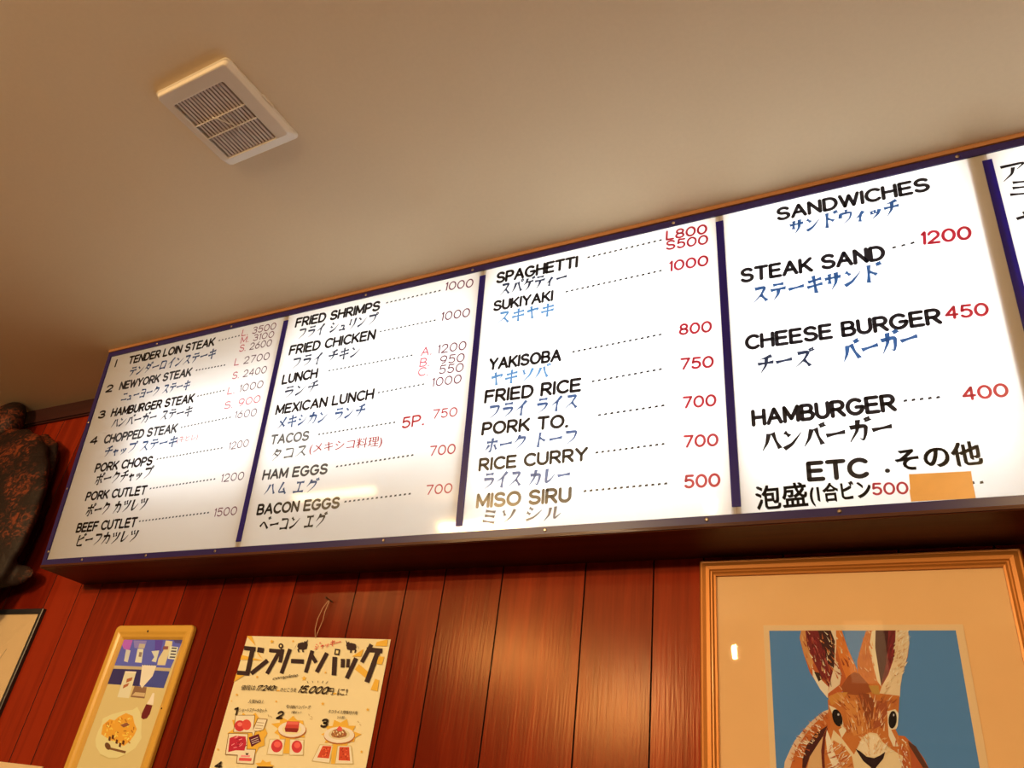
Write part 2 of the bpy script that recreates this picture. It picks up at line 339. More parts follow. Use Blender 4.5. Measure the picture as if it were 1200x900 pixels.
def path(s):
    o = []
    for tk in s.split():
        v = [float(c) for c in tk.lstrip('@').split(',')]
        if tk[0] == '@':
            n = max(4, int(abs(v[5]-v[4])/16))
            o += [(v[0]+v[2]*math.cos(R(v[4]+(v[5]-v[4])*i/n)), v[1]+v[3]*math.sin(R(v[4]+(v[5]-v[4])*i/n))) for i in range(n+1)]
        else: o.append((v[0], v[1]))
    q = [o[0]]
    for p in o[1:]:
        if abs(p[0]-q[-1][0])+abs(p[1]-q[-1][1]) > .05: q.append(p)
    return q
def mono(pts, wt):                               # even-width line with round ends
    P = [Vector(p) for p in pts]; n = len(P)
    for i in range(1, n-1):                      # a sharp corner is two strokes meeting
        if (P[i]-P[i-1]).normalized().dot((P[i+1]-P[i]).normalized()) < .3:
            v1, f1 = mono(pts[:i+1], wt); v2, f2 = mono(pts[i:], wt)
            return v1+v2, f1+[tuple(q+len(v1) for q in f) for f in f2]
    closed = n > 3 and (P[0]-P[-1]).length < wt*.2
    vs = []; fs = []
    for i, p in enumerate(P):
        if closed and i in (0, n-1): d0 = (P[-1]-P[-2]).normalized(); d1 = (P[1]-P[0]).normalized()
        else: d0 = (p-P[i-1]).normalized() if i else (P[1]-p).normalized(); d1 = (P[i+1]-p).normalized() if i < n-1 else d0
        m = Vector((-(d0+d1).y, (d0+d1).x))
        m = m.normalized() if m.length > 1e-4 else Vector((-d0.y, d0.x))
        k = min(1.5, 1/max(.3, m.dot(Vector((-d0.y, d0.x)))))
        vs += [p+m*wt*.5*k, p-m*wt*.5*k]
    fs = [(2*i, 2*i+1, 2*i+3, 2*i+2) for i in range(n-1)]
    if not closed:
        for e, dr in ((0, (P[0]-P[1]).normalized()), (n-1, (P[-1]-P[-2]).normalized())):
            a = Vector((-dr.y, dr.x)); k0 = len(vs); vs += [P[e]+wt*.5*(a*math.cos(R(q))+dr*math.sin(R(q))) for q in (0, 45, 90, 135, 180)]; fs.append(tuple(range(k0, k0+5)))
    return vs, fs
def write(s, wd, ht, wt, seed=0, flick=True, jit=1.0):
    """lays a line out to width wd and height ht (metres); returns one shape per word"""
    rr = random.Random(seed*7+len(s)); items = []; x = 0.0
    for ch in s:
        if ch == ' ': x += 5.0; items.append(None); continue
        if ch in LATIN:
            st = [(path(k), 0, 1) for k in LATIN[ch].split('|')]
            wch = max(p[0] for k in st for p in k[0]); adv = wch+2.7; sl = 0
        else:
            base = VOICED.get(ch) or HALF.get(ch) or ch; sx = .8 if ch in 'ャュッィ' else 1
            dx, dy, sl = rr.uniform(-.2, .2)*jit, rr.uniform(-.3, .3)*jit, rr.uniform(.06, .16)*jit
            st = [([tuple(float(c) for c in p.split(',')) for p in k.rstrip('>').split()], 2 if k.endswith('>') else 1, 1) for k in KANA[base].split('|')]
            if ch in VOICED: st += [([(8.2, 10.4), (9, 9)], 1, .9), ([(9.6, 10.8), (10.4, 9.4)], 1, .9)]
            if ch in HALF: st += [([(9.7+.95*math.cos(2*math.pi*q/8), 9.6+.95*math.sin(2*math.pi*q/8)) for q in range(9)], 0, .55)]
            st = [([(px*sx+sl*(py-5)+dx, py+dy) for px, py in k], md, f) for k, md, f in st]; adv = 10*sx+1.5
        items.append([([(x+px, py) for px, py in k], md, f) for k, md, f in st]); x += adv
    allp = [p for it in items if it for k in it for p in k[0]]
    x0 = min(p[0] for p in allp); x1 = max(p[0] for p in allp); latin = s[0] in LATIN
    inset = wt*.5 if latin else 0
    kx = (wd-2*inset)/max(.5, x1-x0) if x1-x0 > 1 else ht/10; ky = (ht-2*inset)/10
    words = [[[], []]]
    for it in items:
        if it is None:
            if words[-1][0]: words.append([[], []])
            continue
        for k, md, f in it:
            q = [(inset+(px-x0)*kx, inset+py*ky) for px, py in k]
            v, fc = mono(q, wt*f) if md == 0 else brush(q, md == 2, wt*f)
            n = len(words[-1][0]); words[-1][0] += [(p.x, p.y) for p in v]; words[-1][1] += [tuple(i+n for i in ff) for ff in fc]
    return [w_ for w_ in words if w_[0]]

# ------------------------------------------------------------------ the lit menu sign
D, TILT, HH = .19187, .10995, .9
vb = Vector((0, -D, H-HH)); vt = Vector((0, -D-TILT, H))
VV = (vt-vb).normalized(); LV = (vt-vb).length
NN = Vector((0, -VV.z, VV.y))                      # outward, towards the room
def fp(u, v, n=0.0): return vb + Vector((u, 0, 0)) + VV*v + NN*n
def slab(mb, u0, u1, v0, v1, n0, n1, mi=0):
    mb.hexa([fp(u0, v0, n0), fp(u1, v0, n0), fp(u1, v0, n1), fp(u0, v0, n1), fp(u0, v1, n0), fp(u1, v1, n0), fp(u1, v1, n1), fp(u0, v1, n1)], mi)
sign = empty('menu_light_box', (SIGN_W/2, 0, H-HH-.012), 'long backlit white menu sign with blue edging mounted along the top of the plank wall', 'sign')
T = .012; W = SIGN_W
mb = MB()
def prism_x(x0, x1, yz, mi=0):
    n = len(yz); mb.add([(x0, y, z) for y, z in yz]+[(x1, y, z) for y, z in yz],
        [tuple(range(n))[::-1], tuple(range(n, 2*n))]+[(i, (i+1) % n, n+(i+1) % n, n+i) for i in range(n)], mi)
prism_x(0, W, [(-.0005, H-HH-T), (-.0005, H-HH), (-D, H-HH), (-D-.004, H-HH-T)])
prism_x(0, T, [(-.0005, H-HH), (-.0005, H-.0002), (-D-TILT, H-.0002), (-D, H-HH)])
prism_x(W-T, W, [(-.0005, H-HH), (-.0005, H-.0002), (-D-TILT, H-.0002), (-D, H-HH)])
mb.build('cabinet', M['boxwood'], sign)
mb = MB(); prism_x(0, W, [(-.0005, H), (-.0005, CEIL-.0004), (-D-TILT-.012, CEIL-.0004), (-D-TILT-.010, H)]); mb.build('top_board', M['lip'], sign)
mb = MB(); slab(mb, 0, W, -.0085, -.0005, 0, .0075); mb.build('bottom_lip', M['boxwood'], sign)
mb = MB()
mb.add([(T, -.002, H-HH), (W-T, -.002, H-HH), (W-T, -.002, H), (T, -.002, H)], [(0, 1, 2, 3)])
mb.box(T, W-T, -D+.012, -.002, H-HH+.001, H-HH+.003); mb.box(T, W-T, -D-TILT+.015, -.002, H-.004, H-.001)
mb.build('tin_lining', M['lining'], sign)
DIV = [1.000, 1.8355, 2.600, 3.2535]
ub = [0.002] + DIV + [W-.002]
panels = []
for i in range(5):
    mb = MB(); a, b = ub[i]+.0004, ub[i+1]-.0004
    p = [fp(a, .002, -.003), fp(b, .002, -.003), fp(b, .002, 0), fp(a, .002, 0), fp(a, LV-.002, -.003), fp(b, LV-.002, -.003), fp(b, LV-.002, 0), fp(a, LV-.002, 0)]
    mb.add(p, [(3, 2, 1, 0), (4, 5, 6, 7), (0, 1, 5, 4), (1, 2, 6, 5), (3, 0, 4, 7)], 1)
    mb.add([p[3], p[2], p[6], p[7]], [(0, 1, 2, 3)], 0)
    panels.append(mb.build('menu_panel', [M['acrylic'], M['clear']], sign, recalc=False))
for n, a in zip(panels, ('panel lettered with steaks, chops and cutlets', 'panel lettered from fried shrimps to bacon eggs', 'panel lettered from spaghetti to miso soup', 'panel lettered with sandwiches and burgers', 'panel at the right end with black Japanese lettering')): n['label'] = a
def uvmesh(vs2, fs, u, v, wd, ht, rot, mats, name, parent, lift=.0007, split=None):
    c, s_ = math.cos(R(rot)), math.sin(R(rot)); mb = MB()
    pts = []
    for x, y in vs2:
        X, Y = x*wd, y*ht; pts.append(fp(u+X*c-Y*s_, v+X*s_+Y*c, lift))
    if split is None: mb.add(pts, fs)
    else:
        mb.v = [tuple(p) for p in pts]; mb.f = list(fs)
        mb.m = [0 if sum(vs2[i][0] for i in f)/len(f) > split else 1 for f in fs]
    o = mb.build(name, mats, parent, recalc=False); return o
TEXT = {
1: [('n', '1', 59, 830, 28, 39, 1.3),
    ('n', 'TENDER LOIN STEAK', 142, 829, 499, 40, -0.2),
    ('j', 'テンダーロインステーキ', 175, 768, 486, 42, 0.5),
    ('d', '', 660, 844, 112, 6, 0.8),
    ('p', 'L.3500', 780, 843, 173, 31, -0.8),
    ('p', 'M.3100', 784, 811, 168, 29, -1.6),
    ('p', 'S.2600', 788, 774, 162, 31, -1.4),
    ('n', '2', 50, 714, 44, 36, -3.4),
    ('n', 'NEWYORK STEAK', 135, 712, 419, 40, -0.3),
    ('j', 'ニューヨーク ステーキ', 172, 657, 388, 40, -0.7),
    ('d', '', 574, 729, 158, 6, -1.1),
    ('p', 'L 2700', 779, 717, 175, 32, -1.2),
    ('p', 'S.2400', 786, 659, 169, 31, -0.1),
    ('n', '3', 55, 595, 43, 37, -2.4),
    ('n', 'HAMBURGER STEAK', 135, 592, 472, 40, -0.2),
    ('j', 'ハンバーガー ステーキ', 160, 542, 451, 41, -0.8),
    ('d', '', 620, 612, 141, 6, 1.6),
    ('p', 'L. 1000', 780, 597, 174, 32, 0.9),
    ('p', 'S. 900', 782, 538, 174, 31, 1.3),
    ('n', '4', 54, 480, 47, 37, -0.5),
    ('n', 'CHOPPED STEAK', 141, 475, 416, 40, -0.2),
    ('j', 'チャップ ステーキ', 171, 418, 401, 42, 0.2),
    ('r', '(牛ヒレ)', 574, 426, 106, 31, 0.7),
    ('d', '', 574, 490, 255, 6, 1.9),
    ('p', '1600', 846, 492, 106, 32, -1.6),
    ('n', 'PORK CHOPS', 140, 355, 328, 39, -0.2),
    ('j', 'ポークチャップ', 167, 301, 317, 45, 0.4),
    ('d', '', 487, 373, 336, 6, 1.4),
    ('p', '1200', 853, 372, 94, 30, 1.5),
    ('n', 'PORK CUTLET', 137, 240, 343, 38, -0.2),
    ('j', 'ポーク カツレツ', 168, 179, 331, 46, 0.3),
    ('d', '', 494, 258, 330, 5, 1.3),
    ('p', '1200', 852, 253, 107, 31, -0.2),
    ('n', 'BEEF CUTLET', 139, 116, 336, 39, 0.4),
    ('j', 'ビーフカツレツ', 169, 63, 326, 44, 0.2),
    ('d', '', 484, 136, 348, 5, 1.4),
    ('p', '1500', 857, 130, 105, 31, -0.1)],
2: [('n', 'FRIED SHRIMPS', 1049, 827, 383, 42, -0.9),
    ('j', 'フライ シュリンプ', 1079, 776, 349, 43, -1.1),
    ('d', '', 1455, 844, 222, 6, 0.2),
    ('p', '1000', 1692, 842, 109, 34, -5.3),
    ('n', 'FRIED CHICKEN', 1047, 713, 385, 42, -0.8),
    ('j', 'フライ チキン', 1079, 656, 298, 44, -0.4),
    ('d', '', 1447, 732, 225, 6, -0.0),
    ('p', '1000', 1691, 727, 109, 34, -3.0),
    ('n', 'LUNCH', 1042, 597, 163, 41, 0.4),
    ('j', 'ランチ', 1070, 542, 146, 42, 1.9),
    ('d', '', 1250, 616, 348, 6, -0.0),
    ('p', 'A. 1200', 1629, 609, 170, 33, -2.2),
    ('p', 'B.  950', 1629, 570, 168, 32, -3.2),
    ('p', 'C.  550', 1627, 537, 170, 32, -3.7),
    ('n', 'MEXICAN LUNCH', 1043, 480, 422, 40, 0.2),
    ('j', 'メキシカン ランチ', 1067, 426, 370, 43, -0.2),
    ('d', '', 1478, 499, 180, 6, 1.2),
    ('p', '1000', 1686, 491, 108, 32, -2.0),
    ('n', 'TACOS', 1047, 369, 172, 38, -1.3),
    ('j', 'タコス', 1071, 310, 144, 40, 1.5),
    ('r', '(メキシコ料理)', 1231, 314, 293, 41, -1.4),
    ('d', '', 1257, 380, 309, 5, 0.8),
    ('P', '5P.', 1593, 361, 83, 40, 1.5),
    ('p', '750', 1702, 380, 89, 32, -1.6),
    ('n', 'HAM EGGS', 1045, 243, 279, 38, -0.9),
    ('j', 'ハム エグ', 1070, 189, 224, 42, -1.2),
    ('d', '', 1356, 258, 295, 5, 1.6),
    ('p', '700', 1707, 259, 91, 33, -1.1),
    ('n', 'BACON EGGS', 1053, 122, 343, 39, -0.2),
    ('j', 'ベーコン エグ', 1082, 67, 270, 42, 0.2),
    ('d', '', 1413, 138, 246, 5, 1.4),
    ('p', '700', 1711, 138, 90, 31, -0.4)],
3: [('n', 'SPAGHETTI', 1887, 824, 283, 44, -1.1),
    ('j', 'スパゲティー', 1907, 777, 226, 43, -0.7),
    ('d', '', 2200, 844, 233, 7, 0.8),
    ('p', 'L800', 2443, 844, 121, 35, -3.8),
    ('p', 'S500', 2443, 810, 122, 34, -4.8),
    ('n', 'SUKIYAKI', 1885, 722, 207, 40, -1.5),
    ('j', 'スキヤキ', 1905, 674, 189, 43, -2.1),
    ('d', '', 2132, 737, 299, 6, 0.9),
    ('p', '1000', 2450, 735, 113, 37, -3.3),
    ('n', 'YAKISOBA', 1886, 515, 242, 42, -2.1),
    ('j', 'ヤキソバ', 1901, 463, 191, 43, -1.4),
    ('d', '', 2161, 527, 266, 6, 1.7),
    ('p', '800', 2473, 525, 90, 36, -4.4),
    ('n', 'FRIED RICE', 1881, 406, 312, 45, -1.2),
    ('j', 'フライ ライス', 1904, 355, 275, 44, -0.7),
    ('d', '', 2224, 423, 202, 6, 1.7),
    ('p', '750', 2473, 420, 90, 36, -4.6),
    ('n', 'PORK TO.', 1881, 304, 277, 43, -1.8),
    ('j', 'ホーク トーフ', 1901, 250, 282, 42, -0.7),
    ('d', '', 2244, 318, 187, 5, 1.1),
    ('p', '700', 2477, 308, 88, 35, -3.2),
    ('n', 'RICE CURRY', 1882, 194, 336, 41, -0.3),
    ('j', 'ライス カレー', 1905, 142, 261, 44, -1.2),
    ('d', '', 2239, 210, 190, 5, 1.2),
    ('p', '700', 2476, 200, 89, 35, -3.2),
    ('n', 'MISO SIRU', 1884, 85, 290, 44, -0.8),
    ('j', 'ミソ シル', 1911, 39, 233, 41, -0.7),
    ('d', '', 2208, 106, 226, 5, 0.4),
    ('p', '500', 2476, 93, 89, 36, -1.8)],
4: [('n', 'SANDWICHES', 2753, 825, 370, 45, -1.6),
    ('j', 'サンドウィッチ', 2785, 772, 261, 44, -0.8),
    ('n', 'STEAK SAND', 2646, 651, 353, 47, -2.0),
    ('j', 'ステーキサンド', 2676, 584, 308, 49, -0.3),
    ('d', '', 3016, 667, 53, 7, 3.3),
    ('p', '1200', 3079, 661, 108, 40, -5.6),
    ('n', 'CHEESE BURGER', 2645, 448, 448, 45, -1.3),
    ('j', 'チーズ', 2675, 380, 132, 46, -0.6),
    ('j', 'バーガー', 2875, 374, 164, 51, 5.8),
    ('p', '450', 3099, 447, 88, 36, -4.1),
    ('n', 'HAMBURGER', 2648, 236, 323, 46, -0.3),
    ('j', 'ハンバーガー', 2671, 168, 283, 52, 1.0),
    ('d', '', 2986, 255, 75, 5, -0.8),
    ('p', '400', 3102, 241, 88, 34, -1.5),
    ('n', 'ETC', 2763, 85, 132, 50, -1.1),
    ('n', '.', 2927, 91, 13, 12, -1.0),
    ('b', 'その他', 2952, 92, 164, 52, 0.6),
    ('b', '泡盛', 2646, 27, 114, 56, 1.0),
    ('b', '(1合ビン', 2767, 27, 127, 50, 1.2),
    ('P', '500', 2896, 42, 72, 29, -2.2),
    ('d', '', 3087, 51, 25, 5, -0.6)],
}
WORN_WASHED = {'NEWYORK STEAK': 'thin', 'TACOS': 'ghost', 'HAM EGGS': 'thin', 'CHOPPED STEAK': 'thin', 'YAKISOBA': 'black', 'TENDER LOIN STEAK': 'black'}  # thinner ink for worn words, and for one washed out by the panel's glare
KCOL = {1: 'navy', 2: 'navy', 3: 'blue', 4: 'blue'}
KWORN_WASHED = {'スキヤキ': 'sky', 'ヤキソバ': 'sky', 'ホーク トーフ': 'blue', 'タコス': 'ghost', 'チーズ': 'navy', 'ハンバーガー': 'black', 'ミソ シル': 'navy', 'ハム エグ': 'blue', 'ニューヨーク ステーキ': 'blue', 'テンダーロインステーキ': 'blue',
         'チャップ ステーキ': 'blue', 'メキシカン ランチ': 'blue', 'ステーキサンド': 'blue', 'スパゲティー': 'navy', 'ビーフカツレツ': 'black', 'ベーコン エグ': 'black', 'ポーク カツレツ': 'black', 'ポークチャップ': 'black'}
PCOL = {'L.3500': 'maroon', 'M.3100': 'maroon', '1500': 'maroon', '750': 'red', '700': 'red', 'A. 1200': 'maroon', 'S. 900': 'pink', '5P.': 'red'}
LONG = {'n': 'dish_name', 'j': 'japanese_dish_name', 'd': 'dot_leader', 'p': 'price', 'P': 'price', 'r': 'red_note', 'b': 'japanese_heading'}
for pi, rows in TEXT.items():
    par = panels[pi-1]; n = 0; v0 = f0 = None
    for q, (k, t, u, v, wd, ht, rot) in enumerate(rows):
        u, v, wd, ht = u/1000, v/1000, wd/1000, ht/1000
        if k == 'd':
            n = max(2, round(wd/.0165)); vs = []; fs = []
            for i in range(n):
                x = i/(n-.45); e = .55/n
                vs += [(x, 0), (x+e, .1), (x+e*.92, .95), (x+.1*e, .8)]; fs.append((4*i, 4*i+1, 4*i+2, 4*i+3))
            uvmesh(vs, fs, u, v, wd, .0068, rot, M['thin' if pi < 3 else 'black'], 'dot_leader', par)
        elif k in 'jnpP':
            if k == 'j': wt = ht*(.18 if pi < 3 else .19); mt = M[KWORN_WASHED.get(t, KCOL[pi])]; nm = 'japanese_dish_name'
            elif k == 'n': wt = ht*.215 if t != '.' else .0105; mt = M[WORN_WASHED.get(t, 'black')]; nm = 'dish_number' if len(t) == 1 and t != '.' else ('full_stop' if t == '.' else 'dish_name')
            else:
                wt = ht*(.17 if k == 'P' else .13 if pi == 1 else .14 if pi == 2 else .185); nm = 'price'
                mt = M['red' if pi > 2 or k == 'P' else PCOL.get(t, 'maroon' if pi == 2 else 'grey')]
            if k in 'pP' and pi < 3 and t[0] in 'LMSABC' and ' ' not in t: t = t[0]+' '+t[1:] if t[1] != '.' else t[:2]+' '+t[2:]
            for j, (vs, fs) in enumerate(write('I' if t == '1' else t, wd, ht, wt, q)):
                size = nm == 'price' and pi < 3 and t[0] in 'LMSABC' and j == 0
                uvmesh(vs, fs, u, v, 1, 1, rot, M['pink'] if size else mt, 'size_letter' if size else nm, par)
        else:
            bold = .004 if k == 'r' else .010
            vs, fs, _ = font_shape(t, 0)
            for j, (ox, oy) in enumerate(((0, 0), (bold, bold), (-bold, bold), (bold, -bold)) if k == 'b' else ((0, 0), (bold, 0))):
                n = len(vs) if j == 0 else n; f0 = fs if j == 0 else f0; v0 = vs if j == 0 else v0
                if j: vs = vs+[(x+ox, y+oy*3) for x, y in v0]; fs = fs+[tuple(i+n*j for i in f) for f in f0]
            uvmesh(vs, fs, u, v, wd, ht, rot, M['pink' if '牛' in t else ('red' if k == 'r' else 'black')], LONG[k], par)
for t, u, v, wd, ht in (('ア', 3.277, .795, .050, .048), ('ミ', 3.283, .742, .045, .048), ('ヤ', 3.283, .655, .050, .045)):
    for vs, fs in write(t, wd, ht, .0075): uvmesh(vs, fs, u, v, 1, 1, -1.0, M['black'], 'japanese_dish_name', panels[4])
for i, u in enumerate(DIV):
    mb = MB(); slab(mb, u-.0105, u+.0105, .038, .868, .0004, .003); mb.build('divider_strip', M['divider'], sign)
    a, b = ((u-.042, u+.004) if i == 3 else (u-.013, u+.013))
    mb = MB(); slab(mb, a, b, .003, LV-.004, -.030, -.0036); mb.build('batten', M['batten'], sign)
B_ = .0195
for (a, b, c, d) in ((0, W, 0, B_), (0, W, LV-B_, LV), (0, B_, B_, LV-B_), (W-B_, W, B_, LV-B_)):
    mb = MB(); slab(mb, a, b, c, d, .0004, .0055); mb.build('edge_strip', M['strip'], sign)
for u, v in ((.018, .049), (.234, .010), (.575, .010), (.908, .010), (1.586, .010), (2.104, .010), (2.529, .010), (2.825, .010), (3.4, .010), (3.85, .010),
             (.30, .897), (.718, .897), (1.364, .897), (1.797, .897), (2.469, .897), (3.194, .897), (3.7, .897), (.010, .30), (.010, .584)):
    mb = MB(); c = fp(u, v, .0055)
    mb.tube([c-NN*.001, c+NN*.0012, c+NN*.0022], [.0052, .0048, .0026], 10); mb.build('screw', M['screw'], sign, smooth=False)
# fluorescent trays inside the box, one behind each bay
COOL = (.94, .975, 1.0)
for u0, u1, v, hgt, p in ((.30, .99, .47, .42, 3.0), (1.01, 1.80, .55, .55, 4.6), (1.85, 2.59, .47, .76, 6.8), (2.62, 3.20, .50, .76, 5.8), (3.27, 4.03, .48, .76, 7)):
    o = area('bay_light', fp((u0+u1)/2, v, -.12), u1-u0, hgt, p, COOL, NN)
mb = MB()
vs = [(2.9735, .0835), (3.0915, .0795), (3.0895, .0262), (2.9703, .0285)]
mb.hexa([fp(*vs[3], .0012), fp(*vs[2], .0012), fp(*vs[1], .0012), fp(*vs[0], .0012), fp(*vs[3], .0022), fp(*vs[2], .0022), fp(*vs[1], .0024), fp(*vs[0], .0024)])
mb.hexa([fp(2.9695, .022, .0022), fp(3.0905, .020, .0022), fp(3.0905, .047, .0024), fp(2.9695, .049, .0024), fp(2.9695, .022, .0030), fp(3.0905, .020, .0030), fp(3.0905, .047, .0032), fp(2.9695, .049, .0032)])
tag(mb.build('packing_tape', M['tape'], recalc=True), 'tan packing tape stuck over a word on the sandwich panel of the menu sign', 'tape')

# ------------------------------------------------------------------ ceiling exhaust vent
vx, vy, rz = 1.4475, -1.0835, R(-2.4)
vent = empty('ceiling_vent', (vx, vy, CEIL), 'square cream plastic exhaust vent with dark slatted grille on the ceiling', 'vent')
vent.rotation_euler = (0, 0, rz)
def vlocal(mb): return mb
def vbuild(mb, name, m, smooth=False):       # vent parts are modelled around the vent's own centre
    o = mb.build(name, m, None, loc=(0, 0, 0), smooth=smooth); o.parent = vent; o.location = (0, 0, 0); return o
def rrect(hx, hy, r, z, cx=0, cy=0, n=5):
    o = []
    for sx, sy, a0 in ((1, 1, 0), (-1, 1, 90), (-1, -1, 180), (1, -1, 270)):
        for k in range(n+1):
            a = R(a0+90*k/n); o.append((cx+sx*(hx-r)+r*math.cos(a), cy+sy*(hy-r)+r*math.sin(a), z))
    return o
def rings(mb, rr, close=False, mi=0):
    n = len(rr[0]); vs = [p for r_ in rr for p in r_]; fs = []
    for i in range(len(rr)-1):
        for k in range(n): fs.append((i*n+k, i*n+(k+1) % n, (i+1)*n+(k+1) % n, (i+1)*n+k))
    mb.add(vs, fs, mi)
ocx, ocy = -.010, .006
mb = MB()
rings(mb, [rrect(.139, .137, .014, -.0006), rrect(.140, .138, .014, -.006), rrect(.137, .135, .014, -.008), rrect(.131, .1225, .011, -.0195, 0, -.0105), rrect(.128, .1195, .010, -.021, 0, -.0105),
           rrect(.098, .102, .007, -.021, ocx, ocy), rrect(.096, .100, .006, -.0198, ocx, ocy), rrect(.096, .100, .006, -.008, ocx, ocy), rrect(.12, .12, .006, -.0045)])
vbuild(mb, 'cover_frame', M['vent'])
mb = MB(); mb.box(-.118, .118, -.118, .118, -.0040, -.0010); vbuild(mb, 'dark_backing', M['ventdark'])
for i in range(15):
    x = ocx - .084 + .168*i/14
    mb = MB(); mb.box(x-.0036, x+.0036, ocy-.0995, ocy+.0995, -.0185, -.0095, bev=.0008)
    vbuild(mb, 'slat', M['slat'])
for y in (ocy-.022, ocy+.024):
    mb = MB(); mb.box(ocx-.0955, ocx+.0955, y-.0016, y+.0016, -.0215, -.0187); vbuild(mb, 'cross_bar', M['vent'])
mb = MB(); mb.tube([(ocx-.02, ocy-.03, -.024), (ocx-.006, ocy-.016, -.025), (ocx+.004, ocy, -.024), (ocx+.018, ocy+.014, -.025), (ocx+.024, ocy+.026, -.024), (ocx+.014, ocy+.040, -.024)], .0014, 6)
vbuild(mb, 'spring_wire', M['wire'], True)
mb = MB(); mb.box(.1385, .1425, -.012, .030, -.0075, -.0008); vbuild(mb, 'side_tab', M['vent'])

# ------------------------------------------------------------------ framed pictures
def rect_ring(x0, x1, z0, z1, ins, y, r=0.0):
    x0, x1, z0, z1 = x0+ins, x1-ins, z0+ins, z1-ins
    if not r: return [(x0, -y, z0), (x1, -y, z0), (x1, -y, z1), (x0, -y, z1)]
    q = max(r-ins, .003)
    return [((x0+x1)/2+p[0], -y, (z0+z1)/2+p[1]) for p in rrect((x1-x0)/2, (z1-z0)/2, q, 0)]
def frame_mesh(x0, x1, z0, z1, prof, r=0.0):
    mb = MB(); rings(mb, [rect_ring(x0, x1, z0, z1, i, y, r) for i, y in prof+[prof[0]]]); return mb
def panel_box(x0, x1, z0, z1, y0, y1):
    mb = MB(); mb.box(x0, x1, -y1, -y0, z0, z1); return mb
def art(mb, data, x0, z0, y, dy=.00004):
    for i, ln in enumerate(data.strip().splitlines()):
        t = [int(v) for v in ln.split()]; p = [v/1e4 for v in t[3:]]
        mb.poly([(x0+p[j], -(y+dy*i), z0+p[j+1]) for j in range(0, len(p), 2)], pig(t[:3]))
def clip_rect(data, xa, xb, za, zb):             # trims drawn polygons to the sheet (units of 0.1 mm)
    out = []
    for ln in data.strip().splitlines():
        t = ln.split(); p = [(int(t[j]), int(t[j+1])) for j in range(3, len(t)-1, 2)]
        for ax, lim, sg in ((0, xa, 1), (0, xb, -1), (1, za, 1), (1, zb, -1)):
            q = []
            for a, b in zip(p, p[1:]+p[:1]):
                ia, ib = (a[ax]-lim)*sg >= 0, (b[ax]-lim)*sg >= 0
                if ia: q.append(a)
                if ia != ib:
                    k = (lim-a[ax])/(b[ax]-a[ax]); c = [0, 0]; c[ax] = lim; c[1-ax] = round(a[1-ax]+k*(b[1-ax]-a[1-ax])); q.append(tuple(c))
            p = q
            if not p: break
        if len(p) > 2: out.append(' '.join(t[:3])+' '+' '.join('%d %d' % v for v in p))
    return '\n'.join(out)
